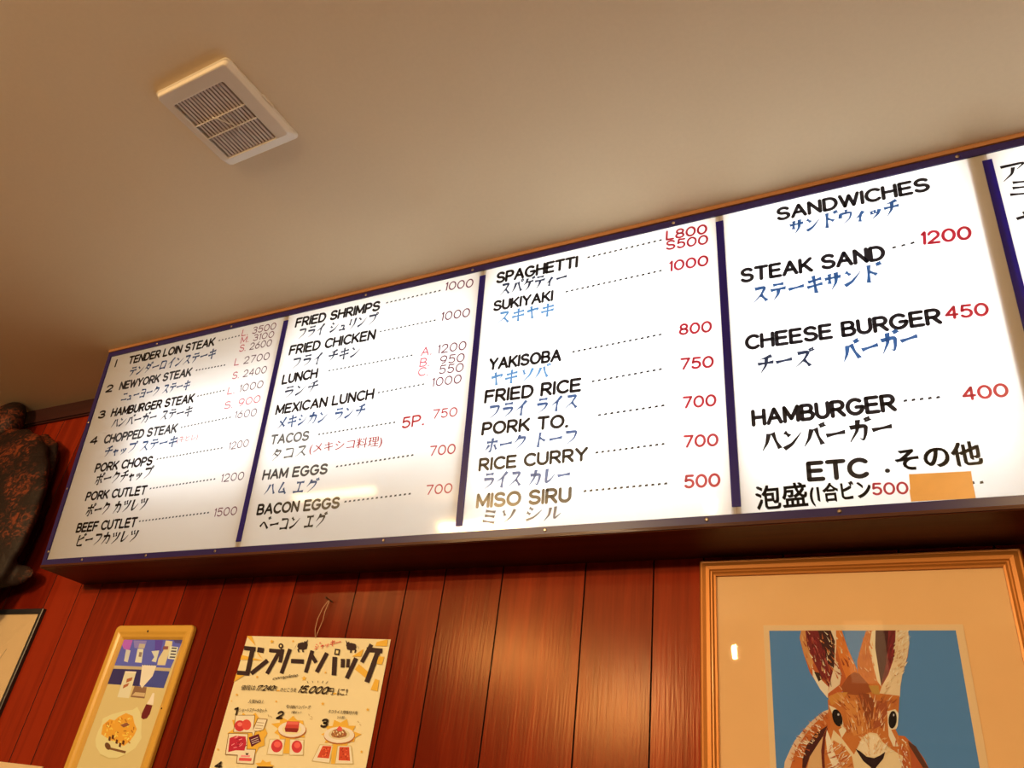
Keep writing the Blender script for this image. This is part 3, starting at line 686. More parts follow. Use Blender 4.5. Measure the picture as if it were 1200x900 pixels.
RABBIT = '''
190 88 31 1797 -4708 1826 -4584 1948 -4351 2069 -4137 2232 -3962 2418 -3764 2555 -3652 2692 -3540 2816 -3480 2880 -3805 2732 -4060 2615 -4712 2510 -6195 1454 -6305 1590 -5341
215 162 109 1797 -4708 1817 -4585 1939 -4352 2060 -4138 2224 -3954 2410 -3755 2547 -3639 2702 -3518 2816 -3471 2783 -3557 2595 -3684 2439 -3826 2279 -4022 2137 -4216 2020 -4429 1926 -4699
70 24 18 2172 -4683 2194 -4500 2288 -4249 2486 -3982 2763 -3802 2627 -4066 2505 -4277 2345 -4450 2244 -4678
206 144 81 2273 -4676 2345 -4450 2557 -4152 2651 -4023 2607 -4312 2599 -4654
100 31 18 2578 -4655 2586 -4313 2651 -4023 2760 -3831 2710 -4225 2702 -4647
190 88 31 4078 -3928 4252 -3939 4336 -4033 4452 -4164 4558 -4350 4617 -4517 4473 -5989 2271 -6220 2641 -4651 4077 -4554
85 42 24 4298 -4024 4438 -4125 4583 -4444 4617 -4517 4516 -4524 4412 -4321 4332 -4210
174 73 32 4323 -4132 4412 -4321 4516 -4524 4288 -4540
182 79 31 2356 -1754 3238 -1756 3284 -1960 3329 -2165 3475 -2622 3482 -2762 3178 -3074 2824 -3231 2650 -3002 2477 -2695 2373 -2288 2311 -1939
206 104 35 3115 -1756 3238 -1756 3284 -1960 3329 -2165 3475 -2622 3482 -2762 3258 -2898 3164 -2549 3093 -2144
115 27 24 2443 -1754 2795 -1755 2809 -2237 2904 -2553 3001 -2729 2865 -3005 2729 -2824 2582 -2468 2463 -2102
57 22 18 2728 -1755 2996 -1756 3079 -1960 3037 -2326 2997 -2632 2875 -2486 2788 -2169
220 175 121 3000 -1756 3115 -1756 3093 -2098 3049 -2394 3147 -2726 3084 -2946 2818 -3150 2916 -2819 3008 -2551 3070 -2006
197 121 57 2356 -1754 2452 -1754 2463 -2102 2572 -2491 2502 -2650 2385 -2311 2321 -1939
222 184 132 2540 -2613 2666 -2803 2848 -3005 2811 -3241 2667 -3054 2536 -2784
53 28 21 2570 -2685 2682 -2705 2733 -2832 2650 -2896
194 98 34 3741 -1785 3927 -1758 4593 -1759 4589 -2045 4519 -2331 4374 -2678 4298 -2956 3856 -3117 3634 -2897 3478 -2719 3495 -2432 3615 -2095
224 183 124 3866 -1776 3952 -1758 3893 -2138 3906 -2536 3922 -2967 3854 -2849 3799 -2450 3767 -2139
70 25 21 3944 -1758 4213 -1758 4145 -2225 4036 -2620 3924 -2950 3906 -2536 3893 -2138
117 28 26 4205 -1758 4359 -1759 4265 -2312 4091 -2706 3932 -2949 4040 -2586 4132 -2225
218 171 113 4354 -1759 4601 -1759 4589 -2045 4511 -2331 4374 -2678 4298 -2956 4260 -3167 3925 -3220 3864 -3117 3930 -2966 4099 -2706 4265 -2312
190 98 36 2807 -3279 3068 -3120 3454 -3031 3777 -3098 4254 -3146 4199 -3458 4098 -3827 4157 -3984 4295 -4047 4316 -4327 4292 -4596 4144 -5495 2797 -5618 2635 -4711 2642 -4431 2690 -4062 2821 -3808 2808 -3472
146 65 26 3114 -2989 3271 -2767 3406 -2677 3497 -2697 3643 -2888 3789 -3064 3441 -3160 3150 -3139
196 117 42 2813 -3215 3026 -3113 3238 -3106 3094 -3291 2875 -3384
182 121 45 3670 -2952 3867 -2947 3874 -3137 3733 -3121
134 58 24 3446 -3108 3651 -3123 3758 -3267 3680 -3603 3580 -3771 3517 -3527
204 117 46 3136 -3289 3387 -3280 3476 -3612 3527 -3896 3274 -3990 3179 -3708
159 70 32 3798 -3266 4001 -3259 3971 -3508 3822 -3760 3652 -3849
221 182 127 2824 -3386 2954 -3445 3066 -3588 3088 -3795 3142 -3875 3023 -4044 2977 -3883 3044 -3830 2895 -3637
221 182 127 3976 -3467 4141 -3419 4194 -3499 4117 -3806 4011 -3832 4071 -3988 4113 -4144 4012 -4150 3949 -3955
221 174 112 3434 -4006 3586 -3901 3732 -3918 3824 -4081 4002 -4229 4182 -4335 4185 -4604 4032 -5505 2877 -5610 2922 -4691 2760 -4222 2872 -3888 3023 -4044 3237 -4354
228 184 126 3453 -4021 3595 -3933 3728 -3959 3820 -4121 3881 -4268 3622 -4370 3477 -4359 3331 -4221
201 112 46 2854 -4094 3049 -4205 3193 -4397 3211 -4612 2764 -4643 2712 -4386
228 188 134 2738 -3895 2795 -4057 2836 -4298 2969 -4629 2805 -4640 2712 -4386 2699 -4062
184 82 32 4113 -4144 4265 -4135 4289 -4328 4269 -4541 4116 -4551 4174 -4336
22 11 9 3068 -3609 3075 -3664 3072 -3715 3059 -3760 3038 -3793 3011 -3811 2980 -3813 2948 -3798 2919 -3768 2895 -3726 2879 -3675 2872 -3620 2874 -3568 2887 -3523 2908 -3489 2936 -3471 2967 -3469 2999 -3484 3028 -3515 3052 -3558
22 11 9 4142 -3634 4127 -3688 4106 -3736 4081 -3774 4054 -3798 4029 -3806 4006 -3797 3989 -3771 3980 -3732 3978 -3683 3985 -3628 4000 -3574 4020 -3525 4046 -3486 4073 -3462 4099 -3454 4121 -3464 4138 -3490 4148 -3530 4149 -3580
190 161 131 3022 -3573 3014 -3591 2998 -3599 2984 -3592 2980 -3575 2988 -3556 3003 -3548 3017 -3555
190 161 131 4111 -3535 4104 -3553 4092 -3561 4082 -3554 4079 -3537 4086 -3519 4098 -3511 4108 -3518
228 193 146 4160 -3460 4189 -3540 4148 -3745 4108 -3811 4145 -3644
39 15 15 3273 -4240 3365 -4283 3475 -4379 3619 -4398 3735 -4343 3850 -4262 3795 -4398 3638 -4572 3586 -4799 3546 -4802 3540 -4578 3405 -4470
'''
FUR = '''
209 121 53 3199 -3280 3128 -3207 3185 -3292
134 55 23 3590 -3423 3613 -3327 3568 -3418
184 89 35 3250 -3328 3160 -3267 3228 -3352
184 89 35 3869 -3809 3891 -3685 3845 -3806
167 75 32 3318 -3863 3254 -3756 3299 -3874
134 55 23 3512 -3264 3536 -3066 3487 -3263
134 55 23 3784 -3434 3826 -3325 3764 -3427
212 140 74 3447 -3320 3378 -3153 3431 -3328
212 140 74 3523 -3705 3521 -3601 3497 -3706
184 89 35 3423 -3355 3395 -3239 3401 -3361
184 89 35 3614 -3687 3585 -3569 3585 -3695
167 75 32 3141 -3809 3076 -3721 3122 -3821
134 55 23 3283 -3210 3217 -3143 3256 -3231
167 75 32 3359 -3940 3321 -3766 3339 -3946
224 174 112 4020 -3409 4086 -3254 4004 -3403
167 75 32 3350 -3423 3221 -3275 3331 -3438
224 174 112 3798 -3658 3890 -3515 3779 -3646
209 121 53 3858 -3510 3952 -3386 3844 -3498
167 75 32 3523 -3364 3492 -3203 3501 -3370
167 75 32 3546 -3212 3508 -3105 3527 -3220
212 140 74 3423 -3400 3346 -3228 3403 -3410
224 174 112 3850 -3768 3885 -3672 3834 -3762
224 174 112 3292 -3719 3251 -3564 3263 -3728
209 121 53 3122 -3839 3062 -3733 3101 -3850
184 89 35 3761 -3230 3751 -3065 3736 -3234
224 174 112 3394 -3507 3381 -3396 3376 -3510
224 174 112 4016 -3277 4141 -3125 3997 -3257
212 140 74 3901 -3628 4021 -3455 3884 -3616
224 174 112 3465 -3875 3453 -3775 3443 -3878
209 121 53 4038 -3415 4077 -3321 4012 -3403
209 121 53 3335 -3817 3277 -3726 3313 -3829
209 121 53 3016 -3292 2871 -3169 2998 -3311
184 89 35 3389 -3755 3332 -3611 3360 -3767
167 75 32 3228 -3861 3133 -3718 3212 -3872
212 140 74 3120 -3317 3028 -3234 3101 -3335
212 140 74 3266 -3630 3182 -3487 3244 -3643
184 89 35 3542 -3516 3512 -3408 3523 -3522
209 121 53 3561 -3926 3557 -3789 3535 -3929
224 174 112 3318 -3720 3257 -3653 3302 -3732
209 121 53 3337 -3653 3264 -3518 3321 -3662
212 140 74 3657 -3897 3658 -3767 3638 -3898
212 140 74 3638 -3605 3657 -3506 3618 -3602
212 140 74 3502 -3650 3527 -3468 3471 -3647
184 89 35 4018 -3360 4132 -3221 3999 -3341
167 75 32 3381 -3672 3377 -3500 3361 -3675
224 174 112 3817 -3610 3860 -3469 3792 -3602
167 75 32 3354 -3841 3293 -3729 3339 -3850
224 174 112 3556 -3841 3545 -3711 3540 -3844
209 121 53 3656 -3433 3627 -3322 3637 -3439
224 174 112 3074 -3391 2910 -3285 3061 -3407
167 75 32 3732 -3622 3787 -3509 3712 -3612
184 89 35 3849 -3349 3904 -3261 3834 -3339
167 75 32 3211 -3903 3143 -3752 3186 -3915
167 75 32 3570 -3740 3588 -3585 3546 -3738
134 55 23 3157 -3438 3074 -3342 3142 -3450
212 140 74 3523 -3616 3490 -3489 3505 -3622
167 75 32 3455 -3215 3445 -3125 3424 -3218
224 174 112 3694 -3195 3675 -3110 3664 -3201
224 174 112 3326 -3868 3308 -3715 3309 -3872
184 89 35 3382 -3780 3368 -3671 3357 -3784
212 140 74 3604 -3807 3605 -3621 3575 -3809
212 140 74 3750 -3663 3804 -3457 3730 -3660
212 140 74 3131 -3230 3002 -3101 3108 -3250
212 140 74 3161 -3254 3064 -3087 3136 -3269
167 75 32 3484 -3894 3508 -3706 3468 -3894
209 121 53 3652 -3677 3613 -3512 3636 -3682
134 55 23 3784 -3352 3795 -3173 3763 -3353
224 174 112 3413 -3330 3377 -3244 3390 -3339
167 75 32 3238 -3748 3185 -3591 3216 -3756
224 174 112 3263 -3918 3238 -3726 3240 -3923
184 89 35 3153 -3418 3036 -3358 3136 -3441
167 75 32 4062 -3289 4126 -3205 4043 -3268
184 89 35 3642 -3744 3685 -3629 3625 -3738
167 75 32 3546 -3277 3504 -3144 3515 -3288
184 89 35 3248 -3884 3198 -3799 3222 -3898
167 75 32 3974 -3326 4023 -3242 3953 -3311
224 174 112 3755 -3396 3795 -3230 3729 -3391
167 75 32 3175 -3928 3105 -3809 3148 -3943
209 121 53 3364 -3671 3319 -3560 3342 -3681
134 55 23 3171 -3387 3101 -3307 3148 -3404
167 75 32 3361 -3614 3287 -3536 3334 -3635
184 89 35 4141 -3344 4179 -3234 4116 -3334
209 121 53 3282 -3629 3249 -3432 3253 -3636
184 89 35 3671 -3462 3627 -3302 3649 -3470
224 174 112 3844 -3758 3873 -3659 3825 -3753
167 75 32 3187 -3461 3048 -3381 3173 -3480
209 121 53 3919 -3288 3928 -3177 3899 -3288
224 174 112 3811 -3611 3846 -3435 3783 -3607
212 140 74 3709 -3638 3712 -3479 3678 -3639
212 140 74 3577 -3483 3595 -3370 3555 -3480
224 174 112 3148 -3323 3075 -3253 3123 -3343
224 174 112 3880 -3864 3912 -3665 3853 -3862
134 55 23 3085 -3338 2998 -3257 3061 -3359
209 121 53 3216 -3750 3176 -3565 3196 -3756
209 121 53 3607 -3908 3596 -3801 3581 -3912
212 140 74 3142 -3338 3049 -3193 3126 -3348
184 89 35 3242 -3608 3182 -3536 3219 -3624
167 75 32 3104 -3362 3046 -3292 3089 -3373
134 55 23 3457 -3296 3366 -3150 3438 -3309
224 174 112 3752 -3292 3786 -3131 3727 -3288
134 55 23 4107 -3304 4224 -3189 4095 -3288
184 89 35 4113 -3386 4221 -3258 4097 -3370
134 55 23 3461 -3455 3414 -3344 3441 -3464
167 75 32 3768 -3609 3801 -3489 3742 -3602
167 75 32 3249 -3882 3208 -3768 3220 -3892
184 89 35 3266 -3606 3117 -3487 3244 -3629
167 75 32 3604 -3364 3564 -3166 3582 -3370
209 121 53 3421 -3596 3384 -3516 3403 -3604
134 55 23 3406 -3777 3365 -3584 3385 -3784
167 75 32 4017 -3284 4056 -3187 3998 -3276
212 140 74 3461 -3929 3426 -3765 3439 -3936
167 75 32 3440 -3611 3433 -3515 3423 -3614
184 89 35 3434 -3778 3430 -3586 3413 -3781
134 55 23 3247 -3821 3207 -3656 3218 -3829
209 121 53 3411 -3764 3410 -3608 3385 -3766
184 89 35 3246 -3460 3096 -3352 3227 -3481
209 121 53 3731 -3673 3772 -3560 3710 -3666
184 89 35 3435 -3615 3410 -3473 3404 -3622
134 55 23 3432 -3480 3435 -3300 3413 -3481
209 121 53 3352 -3406 3311 -3259 3326 -3415
134 55 23 3826 -3810 3951 -3640 3806 -3795
184 89 35 3632 -3836 3717 -3639 3618 -3831
212 140 74 3420 -3664 3398 -3474 3396 -3669
167 75 32 3440 -3737 3422 -3639 3424 -3741
134 55 23 3881 -3309 3986 -3135 3862 -3297
167 75 32 3867 -3705 3868 -3606 3840 -3706
212 140 74 3130 -3833 2997 -3758 3118 -3849
134 55 23 3523 -3449 3483 -3324 3506 -3456
134 55 23 3691 -3739 3719 -3620 3675 -3736
134 55 23 3901 -3240 3942 -3149 3879 -3228
184 89 35 3655 -3877 3714 -3706 3629 -3869
212 140 74 3799 -3589 3837 -3417 3782 -3586
134 55 23 3967 -3472 4025 -3362 3946 -3460
184 89 35 3621 -3402 3633 -3272 3595 -3401
184 89 35 3933 -3311 4050 -3130 3910 -3295
224 174 112 3844 -3702 3850 -3593 3816 -3701
224 174 112 3204 -3854 3159 -3761 3177 -3867
167 75 32 3378 -3612 3327 -3533 3358 -3624
209 121 53 3799 -3661 3887 -3468 3775 -3652
167 75 32 4116 -3308 4214 -3215 4107 -3296
134 55 23 3624 -3831 3636 -3692 3597 -3830
209 121 53 3260 -3919 3201 -3761 3233 -3931
224 174 112 3246 -3319 3194 -3217 3224 -3330
224 174 112 3515 -3582 3529 -3484 3494 -3580
167 75 32 3527 -3213 3481 -3109 3503 -3223
184 89 35 3456 -3721 3413 -3616 3434 -3730
184 89 35 3675 -3768 3708 -3587 3651 -3766
212 140 74 3519 -3397 3531 -3213 3502 -3398
209 121 53 3776 -3506 3824 -3392 3756 -3498
167 75 32 3621 -3492 3579 -3360 3590 -3503
212 140 74 3749 -3913 3773 -3783 3723 -3909
167 75 32 3911 -3325 3965 -3124 3887 -3320
209 121 53 3757 -3409 3838 -3206 3743 -3404
146 51 24 2659 -2060 2617 -1885 2640 -2065
224 183 124 2631 -2466 2608 -2308 2613 -2469
212 147 81 2555 -1845 2488 -1767 2535 -1861
212 147 81 3018 -2073 2987 -1939 2997 -2078
182 84 34 2461 -2378 2418 -2254 2437 -2386
212 147 81 3103 -2483 2987 -2379 3079 -2507
224 183 124 2826 -2551 2760 -2403 2799 -2563
212 147 81 2899 -2923 2816 -2840 2878 -2940
182 84 34 2675 -2696 2580 -2570 2656 -2710
146 51 24 2594 -2337 2509 -2282 2571 -2363
146 51 24 2651 -2410 2545 -2310 2636 -2425
212 147 81 3134 -3048 3027 -2929 3118 -3062
224 183 124 3050 -2649 2921 -2544 3038 -2662
146 51 24 2792 -2343 2772 -2261 2767 -2348
212 147 81 2719 -2834 2686 -2759 2694 -2843
182 84 34 2966 -2475 2890 -2364 2944 -2490
224 183 124 3212 -2270 3175 -2116 3181 -2278
182 84 34 2817 -2937 2764 -2790 2798 -2945
182 84 34 2804 -2710 2745 -2665 2790 -2725
146 51 24 3032 -2293 2980 -2211 3012 -2305
182 84 34 2934 -2240 2850 -2118 2908 -2257
212 147 81 3029 -2674 2961 -2551 3009 -2685
182 84 34 2505 -2019 2486 -1934 2477 -2023
224 183 124 2701 -2209 2622 -2079 2684 -2219
212 147 81 3439 -2650 3423 -2510 3422 -2654
212 147 81 2942 -2443 2887 -2395 2921 -2461
146 51 24 3117 -2717 3014 -2648 3094 -2743
212 147 81 2796 -2534 2720 -2393 2772 -2547
224 183 124 2895 -2766 2843 -2668 2875 -2777
224 183 124 2940 -1857 2850 -1780 2920 -1877
146 51 24 2456 -2122 2368 -2000 2433 -2138
182 84 34 3072 -2815 3015 -2682 3045 -2826
182 84 34 2835 -1961 2808 -1824 2801 -1967
212 147 81 2524 -2203 2488 -2105 2503 -2210
146 51 24 3306 -2551 3279 -2378 3286 -2555
224 183 124 2819 -2705 2777 -2589 2788 -2715
224 183 124 2558 -2609 2531 -2503 2539 -2614
182 84 34 2846 -2951 2738 -2835 2833 -2963
146 51 24 3045 -2159 3028 -2078 3018 -2163
182 84 34 3098 -2379 3034 -2247 3077 -2389
182 84 34 2849 -2046 2755 -1966 2826 -2069
212 147 81 2931 -2305 2879 -2203 2899 -2319
212 147 81 3348 -2373 3238 -2270 3334 -2388
212 147 81 3225 -2197 3118 -2098 3201 -2220
146 51 24 3285 -2457 3215 -2355 3259 -2473
146 51 24 3144 -2767 3124 -2651 3122 -2772
212 147 81 2770 -2662 2734 -2526 2737 -2670
182 84 34 3269 -2001 3237 -1872 3247 -2007
182 84 34 3034 -2409 2950 -2322 3008 -2430
212 147 81 2802 -2017 2705 -1927 2779 -2038
212 147 81 3216 -2086 3194 -2013 3198 -2091
146 51 24 3355 -2411 3315 -2335 3326 -2424
146 51 24 3115 -2607 3044 -2500 3091 -2621
146 51 24 2602 -2077 2580 -1925 2574 -2081
146 51 24 2899 -2851 2876 -2754 2870 -2857
182 84 34 3020 -1981 2974 -1818 2997 -1988
224 183 124 2978 -2018 2899 -1896 2957 -2032
182 84 34 2460 -2004 2401 -1866 2436 -2015
224 183 124 2575 -2377 2480 -2258 2547 -2397
224 183 124 3246 -1898 3173 -1778 3231 -1908
182 84 34 3211 -2514 3155 -2372 3193 -2523
146 51 24 3227 -2524 3163 -2369 3196 -2538
182 84 34 2876 -2889 2814 -2756 2853 -2900
224 183 124 3146 -1956 3080 -1867 3116 -1975
146 51 24 3314 -2554 3262 -2401 3286 -2564
182 84 34 2920 -2686 2897 -2530 2889 -2691
146 51 24 3064 -2534 3003 -2452 3034 -2552
182 84 34 3333 -2246 3272 -2176 3319 -2258
212 147 81 3002 -2126 2937 -2085 2986 -2145
224 183 124 3080 -2873 3000 -2775 3061 -2888
224 183 124 3427 -2498 3352 -2379 3405 -2512
212 147 81 3095 -2111 3027 -2050 3071 -2132
182 84 34 3191 -2822 3121 -2745 3175 -2835
224 183 124 2896 -2434 2866 -2262 2866 -2440
212 147 81 2409 -1999 2360 -1836 2377 -2008
212 147 81 2953 -2273 2928 -2181 2933 -2278
146 51 24 2837 -2881 2703 -2787 2822 -2899
205 149 87 4343 -2382 4395 -2329 4333 -2365
205 149 87 4217 -2617 4272 -2556 4204 -2598
224 183 124 4466 -2193 4576 -2082 4454 -2177
205 149 87 4408 -2076 4438 -1987 4382 -2064
205 149 87 4255 -2888 4279 -2809 4237 -2882
205 149 87 4371 -1987 4418 -1846 4356 -1982
229 193 140 4443 -1801 4484 -1713 4424 -1788
224 183 124 4508 -2150 4576 -2103 4500 -2122
190 126 68 4218 -2748 4314 -2681 4208 -2723
190 126 68 4275 -2311 4296 -2224 4251 -2303
205 149 87 4254 -2457 4324 -2409 4246 -2428
205 149 87 4292 -2152 4407 -2071 4285 -2137
190 126 68 4433 -1969 4540 -1872 4422 -1951
205 149 87 4407 -2385 4435 -2301 4388 -2378
229 193 140 4551 -1969 4647 -1900 4542 -1945
224 183 124 4279 -2610 4380 -2514 4266 -2589
224 183 124 4273 -2595 4348 -2501 4255 -2574
224 183 124 4440 -2036 4548 -1914 4426 -2019
229 193 140 4156 -2644 4171 -2565 4129 -2636
205 149 87 4399 -1806 4513 -1710 4389 -1788
229 193 140 4394 -2102 4431 -1961 4378 -2099
224 183 124 4368 -2708 4434 -2620 4351 -2689
205 149 87 4332 -2191 4362 -2083 4313 -2185
224 183 124 4286 -2086 4335 -2010 4271 -2072
224 183 124 4368 -2105 4458 -2041 4360 -2087
190 126 68 4350 -2579 4447 -2507 4339 -2550
190 126 68 4377 -2279 4391 -2206 4362 -2276
224 183 124 4148 -2820 4209 -2733 4132 -2806
224 183 124 4350 -1872 4475 -1776 4341 -1854
190 126 68 4016 -2979 4063 -2914 4003 -2966
224 183 124 4435 -2094 4549 -1986 4420 -2068
205 149 87 4462 -2121 4536 -2030 4447 -2103
224 183 124 4189 -2589 4217 -2520 4173 -2581
205 149 87 4279 -2162 4330 -2065 4257 -2146
190 126 68 4381 -2016 4444 -1925 4365 -2001
229 193 140 4250 -2730 4309 -2608 4228 -2718
229 193 140 4530 -2198 4564 -2132 4516 -2189
224 183 124 4484 -2269 4547 -2219 4477 -2253
229 193 140 4208 -2674 4235 -2564 4187 -2669
229 193 140 4504 -1874 4550 -1754 4485 -1866
229 193 140 4272 -2936 4337 -2828 4258 -2927
229 193 140 4585 -1808 4694 -1692 4571 -1789
190 126 68 4349 -2236 4429 -2184 4343 -2219
205 149 87 4426 -2430 4505 -2327 4411 -2415
229 193 140 4458 -1814 4504 -1756 4444 -1795
190 126 68 4457 -2209 4525 -2158 4449 -2183
224 183 124 4515 -2029 4624 -1943 4503 -2003
190 126 68 4450 -2254 4482 -2130 4424 -2247
229 193 140 4407 -1895 4514 -1812 4397 -1874
229 193 140 4427 -2323 4453 -2221 4401 -2315
205 149 87 4314 -2320 4431 -2210 4304 -2305
229 193 140 4450 -2538 4479 -2457 4427 -2528
224 183 124 4276 -2190 4323 -2073 4251 -2178
229 193 140 4388 -2298 4468 -2188 4375 -2287
190 126 68 4312 -2554 4416 -2447 4300 -2538
229 193 140 4461 -2046 4493 -1912 4436 -2040
205 149 87 4303 -2544 4410 -2430 4286 -2522
205 149 87 4504 -1857 4569 -1798 4494 -1838
205 149 87 4384 -2657 4453 -2559 4367 -2641
224 183 124 4432 -1894 4513 -1849 4428 -1878
190 126 68 4013 -3023 4118 -2956 4007 -3006
205 149 87 4043 -2905 4146 -2833 4036 -2888
224 183 124 4096 -2889 4184 -2808 4085 -2871
205 149 87 4268 -2302 4351 -2173 4248 -2286
224 183 124 4236 -2378 4328 -2315 4229 -2358
224 183 124 4344 -1895 4416 -1849 4337 -1870
205 149 87 4135 -2843 4211 -2702 4121 -2835
224 183 124 4292 -2336 4314 -2241 4274 -2332
229 193 140 4464 -2436 4514 -2319 4447 -2429
229 193 140 4391 -1927 4473 -1846 4377 -1904
190 126 68 4360 -2380 4435 -2297 4343 -2355
190 126 68 4431 -2497 4521 -2431 4424 -2482
190 126 68 4310 -2381 4328 -2288 4293 -2378
205 149 87 3960 -3130 4062 -3006 3948 -3118
229 193 140 4460 -2509 4514 -2433 4441 -2487
229 193 140 4566 -1941 4624 -1873 4551 -1917
190 126 68 4396 -1807 4471 -1680 4378 -1793
182 84 34 3729 -2184 3658 -2111 3710 -2200
206 112 49 3700 -2532 3712 -2399 3668 -2529
220 161 93 3839 -2167 3796 -2050 3814 -2176
220 161 93 3861 -2104 3848 -1983 3830 -2108
220 161 93 3845 -1817 3768 -1756 3822 -1841
182 84 34 3659 -2421 3619 -2285 3631 -2430
220 161 93 3841 -2842 3788 -2792 3824 -2857
206 112 49 3655 -2465 3600 -2364 3637 -2475
206 112 49 3738 -2061 3686 -1995 3711 -2079
182 84 34 3609 -2623 3602 -2533 3578 -2623
206 112 49 3805 -2446 3731 -2336 3779 -2463
182 84 34 3556 -2601 3491 -2505 3532 -2616
206 112 49 3842 -2163 3769 -2034 3814 -2180
206 112 49 3838 -2532 3822 -2448 3810 -2536
206 112 49 3818 -2771 3822 -2621 3795 -2772
182 84 34 3809 -2060 3738 -1954 3793 -2072
182 84 34 3643 -2378 3608 -2269 3625 -2385
182 84 34 3703 -2764 3671 -2657 3685 -2770
220 161 93 3712 -2650 3610 -2560 3688 -2674
182 84 34 3683 -1977 3643 -1898 3663 -1987
182 84 34 3650 -2782 3608 -2687 3629 -2792
206 112 49 3624 -2712 3560 -2667 3602 -2734
220 161 93 3702 -2289 3691 -2155 3682 -2292
206 112 49 3610 -2300 3533 -2242 3586 -2324
182 84 34 3690 -2392 3674 -2320 3669 -2396
220 161 93 3579 -2605 3517 -2531 3565 -2617
206 112 49 3819 -2333 3749 -2227 3795 -2349
206 112 49 3745 -2269 3715 -2204 3725 -2278
182 84 34 3805 -2387 3723 -2267 3777 -2405
206 112 49 3779 -2014 3771 -1926 3751 -2015
206 112 49 3776 -2528 3740 -2427 3755 -2536
206 112 49 3767 -2492 3724 -2399 3748 -2501
182 84 34 3719 -2356 3689 -2216 3694 -2363
206 112 49 3768 -1841 3766 -1757 3745 -1841
182 84 34 3771 -2673 3719 -2633 3746 -2695
220 161 93 3698 -2198 3717 -2064 3678 -2195
182 84 34 3810 -2101 3789 -2023 3783 -2107
206 112 49 3601 -2332 3591 -2264 3584 -2335
182 84 34 3687 -2675 3698 -2584 3670 -2673
206 112 49 3660 -2175 3619 -2033 3641 -2182
220 161 93 3809 -2277 3780 -2156 3779 -2285
206 112 49 3799 -1825 3782 -1711 3770 -1829
220 161 93 3757 -2641 3753 -2563 3731 -2642
228 188 134 2850 -4363 2803 -4450 2866 -4372
174 75 32 2807 -4595 2734 -4703 2824 -4606
228 188 134 3082 -4505 2927 -4570 3087 -4532
174 75 32 3072 -4199 2962 -4350 3084 -4208
228 188 134 2843 -4373 2731 -4458 2851 -4386
206 121 57 3009 -4273 2907 -4342 3017 -4290
228 188 134 3017 -4504 2942 -4546 3023 -4526
206 121 57 3022 -4152 2909 -4265 3033 -4163
174 75 32 3073 -4488 2969 -4640 3092 -4501
206 121 57 2896 -4230 2870 -4315 2918 -4237
174 75 32 2860 -4286 2806 -4347 2871 -4297
206 121 57 3117 -4349 3033 -4402 3126 -4375
174 75 32 3046 -4454 2886 -4520 3051 -4477
174 75 32 2978 -4397 2881 -4439 2982 -4420
206 121 57 3003 -4594 2951 -4684 3019 -4604
174 75 32 2863 -4134 2748 -4245 2880 -4156
228 188 134 3025 -4542 2902 -4645 3034 -4554
174 75 32 2967 -4566 2880 -4627 2978 -4592
174 75 32 3028 -4427 2971 -4506 3041 -4437
228 188 134 2827 -4382 2738 -4420 2831 -4403
228 188 134 2944 -4359 2860 -4406 2950 -4381
228 188 134 2986 -4188 2930 -4268 3004 -4203
228 188 134 2835 -4512 2671 -4590 2842 -4538
228 188 134 3015 -4297 2926 -4416 3029 -4307
174 75 32 3095 -4401 2989 -4462 3102 -4421
174 75 32 3117 -4370 3067 -4435 3131 -4384
174 75 32 2844 -4590 2702 -4674 2854 -4616
206 121 57 2980 -4566 2828 -4661 2991 -4592
206 121 57 3179 -4498 3013 -4566 3184 -4520
228 188 134 2828 -4149 2785 -4266 2850 -4157
206 121 57 2789 -4229 2723 -4356 2811 -4240
174 75 32 2863 -4407 2722 -4472 2869 -4429
206 121 57 3067 -4446 2951 -4563 3084 -4465
228 188 134 2867 -4462 2818 -4554 2882 -4470
228 188 134 2968 -4176 2896 -4222 2975 -4195
228 188 134 2819 -4561 2782 -4640 2833 -4568
228 188 134 2945 -4387 2885 -4533 2964 -4394
206 121 57 3045 -4457 2940 -4549 3060 -4480
174 75 32 2815 -4578 2674 -4663 2825 -4605
174 75 32 2940 -4369 2783 -4435 2946 -4398
228 188 134 3098 -4373 2941 -4470 3105 -4390
174 75 32 3022 -4274 2912 -4399 3041 -4293
206 121 57 3027 -4175 2958 -4243 3038 -4188
228 188 134 2981 -4134 2943 -4220 2997 -4141
228 188 134 2776 -4237 2676 -4302 2783 -4253
228 188 134 2933 -4246 2835 -4320 2941 -4259
206 121 57 2940 -4563 2817 -4620 2945 -4581
228 188 134 2883 -4221 2767 -4330 2899 -4242
174 75 32 3175 -4532 3045 -4641 3187 -4550
228 188 134 3089 -4273 3004 -4336 3100 -4296
228 188 134 3125 -4445 3063 -4522 3136 -4454
174 75 32 2781 -4317 2618 -4407 2790 -4343
206 121 57 2966 -4414 2816 -4502 2972 -4428
228 188 134 2824 -4581 2681 -4654 2832 -4609
228 188 134 2966 -4504 2896 -4576 2979 -4519
228 188 134 3034 -4345 2961 -4490 3050 -4353
174 75 32 2972 -4497 2895 -4595 2985 -4509
206 121 57 3014 -4584 2924 -4628 3018 -4600
174 75 32 2909 -4535 2850 -4606 2926 -4552
228 188 134 3162 -4361 3046 -4489 3180 -4380
174 75 32 4239 -4370 4260 -4456 4264 -4363
228 188 134 4242 -4058 4277 -4180 4267 -4049
206 121 57 4226 -4146 4305 -4209 4241 -4131
206 121 57 4250 -4139 4301 -4219 4277 -4123
174 75 32 4115 -4110 4211 -4169 4131 -4091
174 75 32 4149 -4457 4170 -4573 4176 -4450
174 75 32 4078 -4386 4125 -4445 4100 -4372
228 188 134 4180 -4242 4231 -4278 4198 -4225
228 188 134 4076 -4386 4110 -4465 4101 -4375
206 121 57 4264 -4153 4260 -4222 4290 -4155
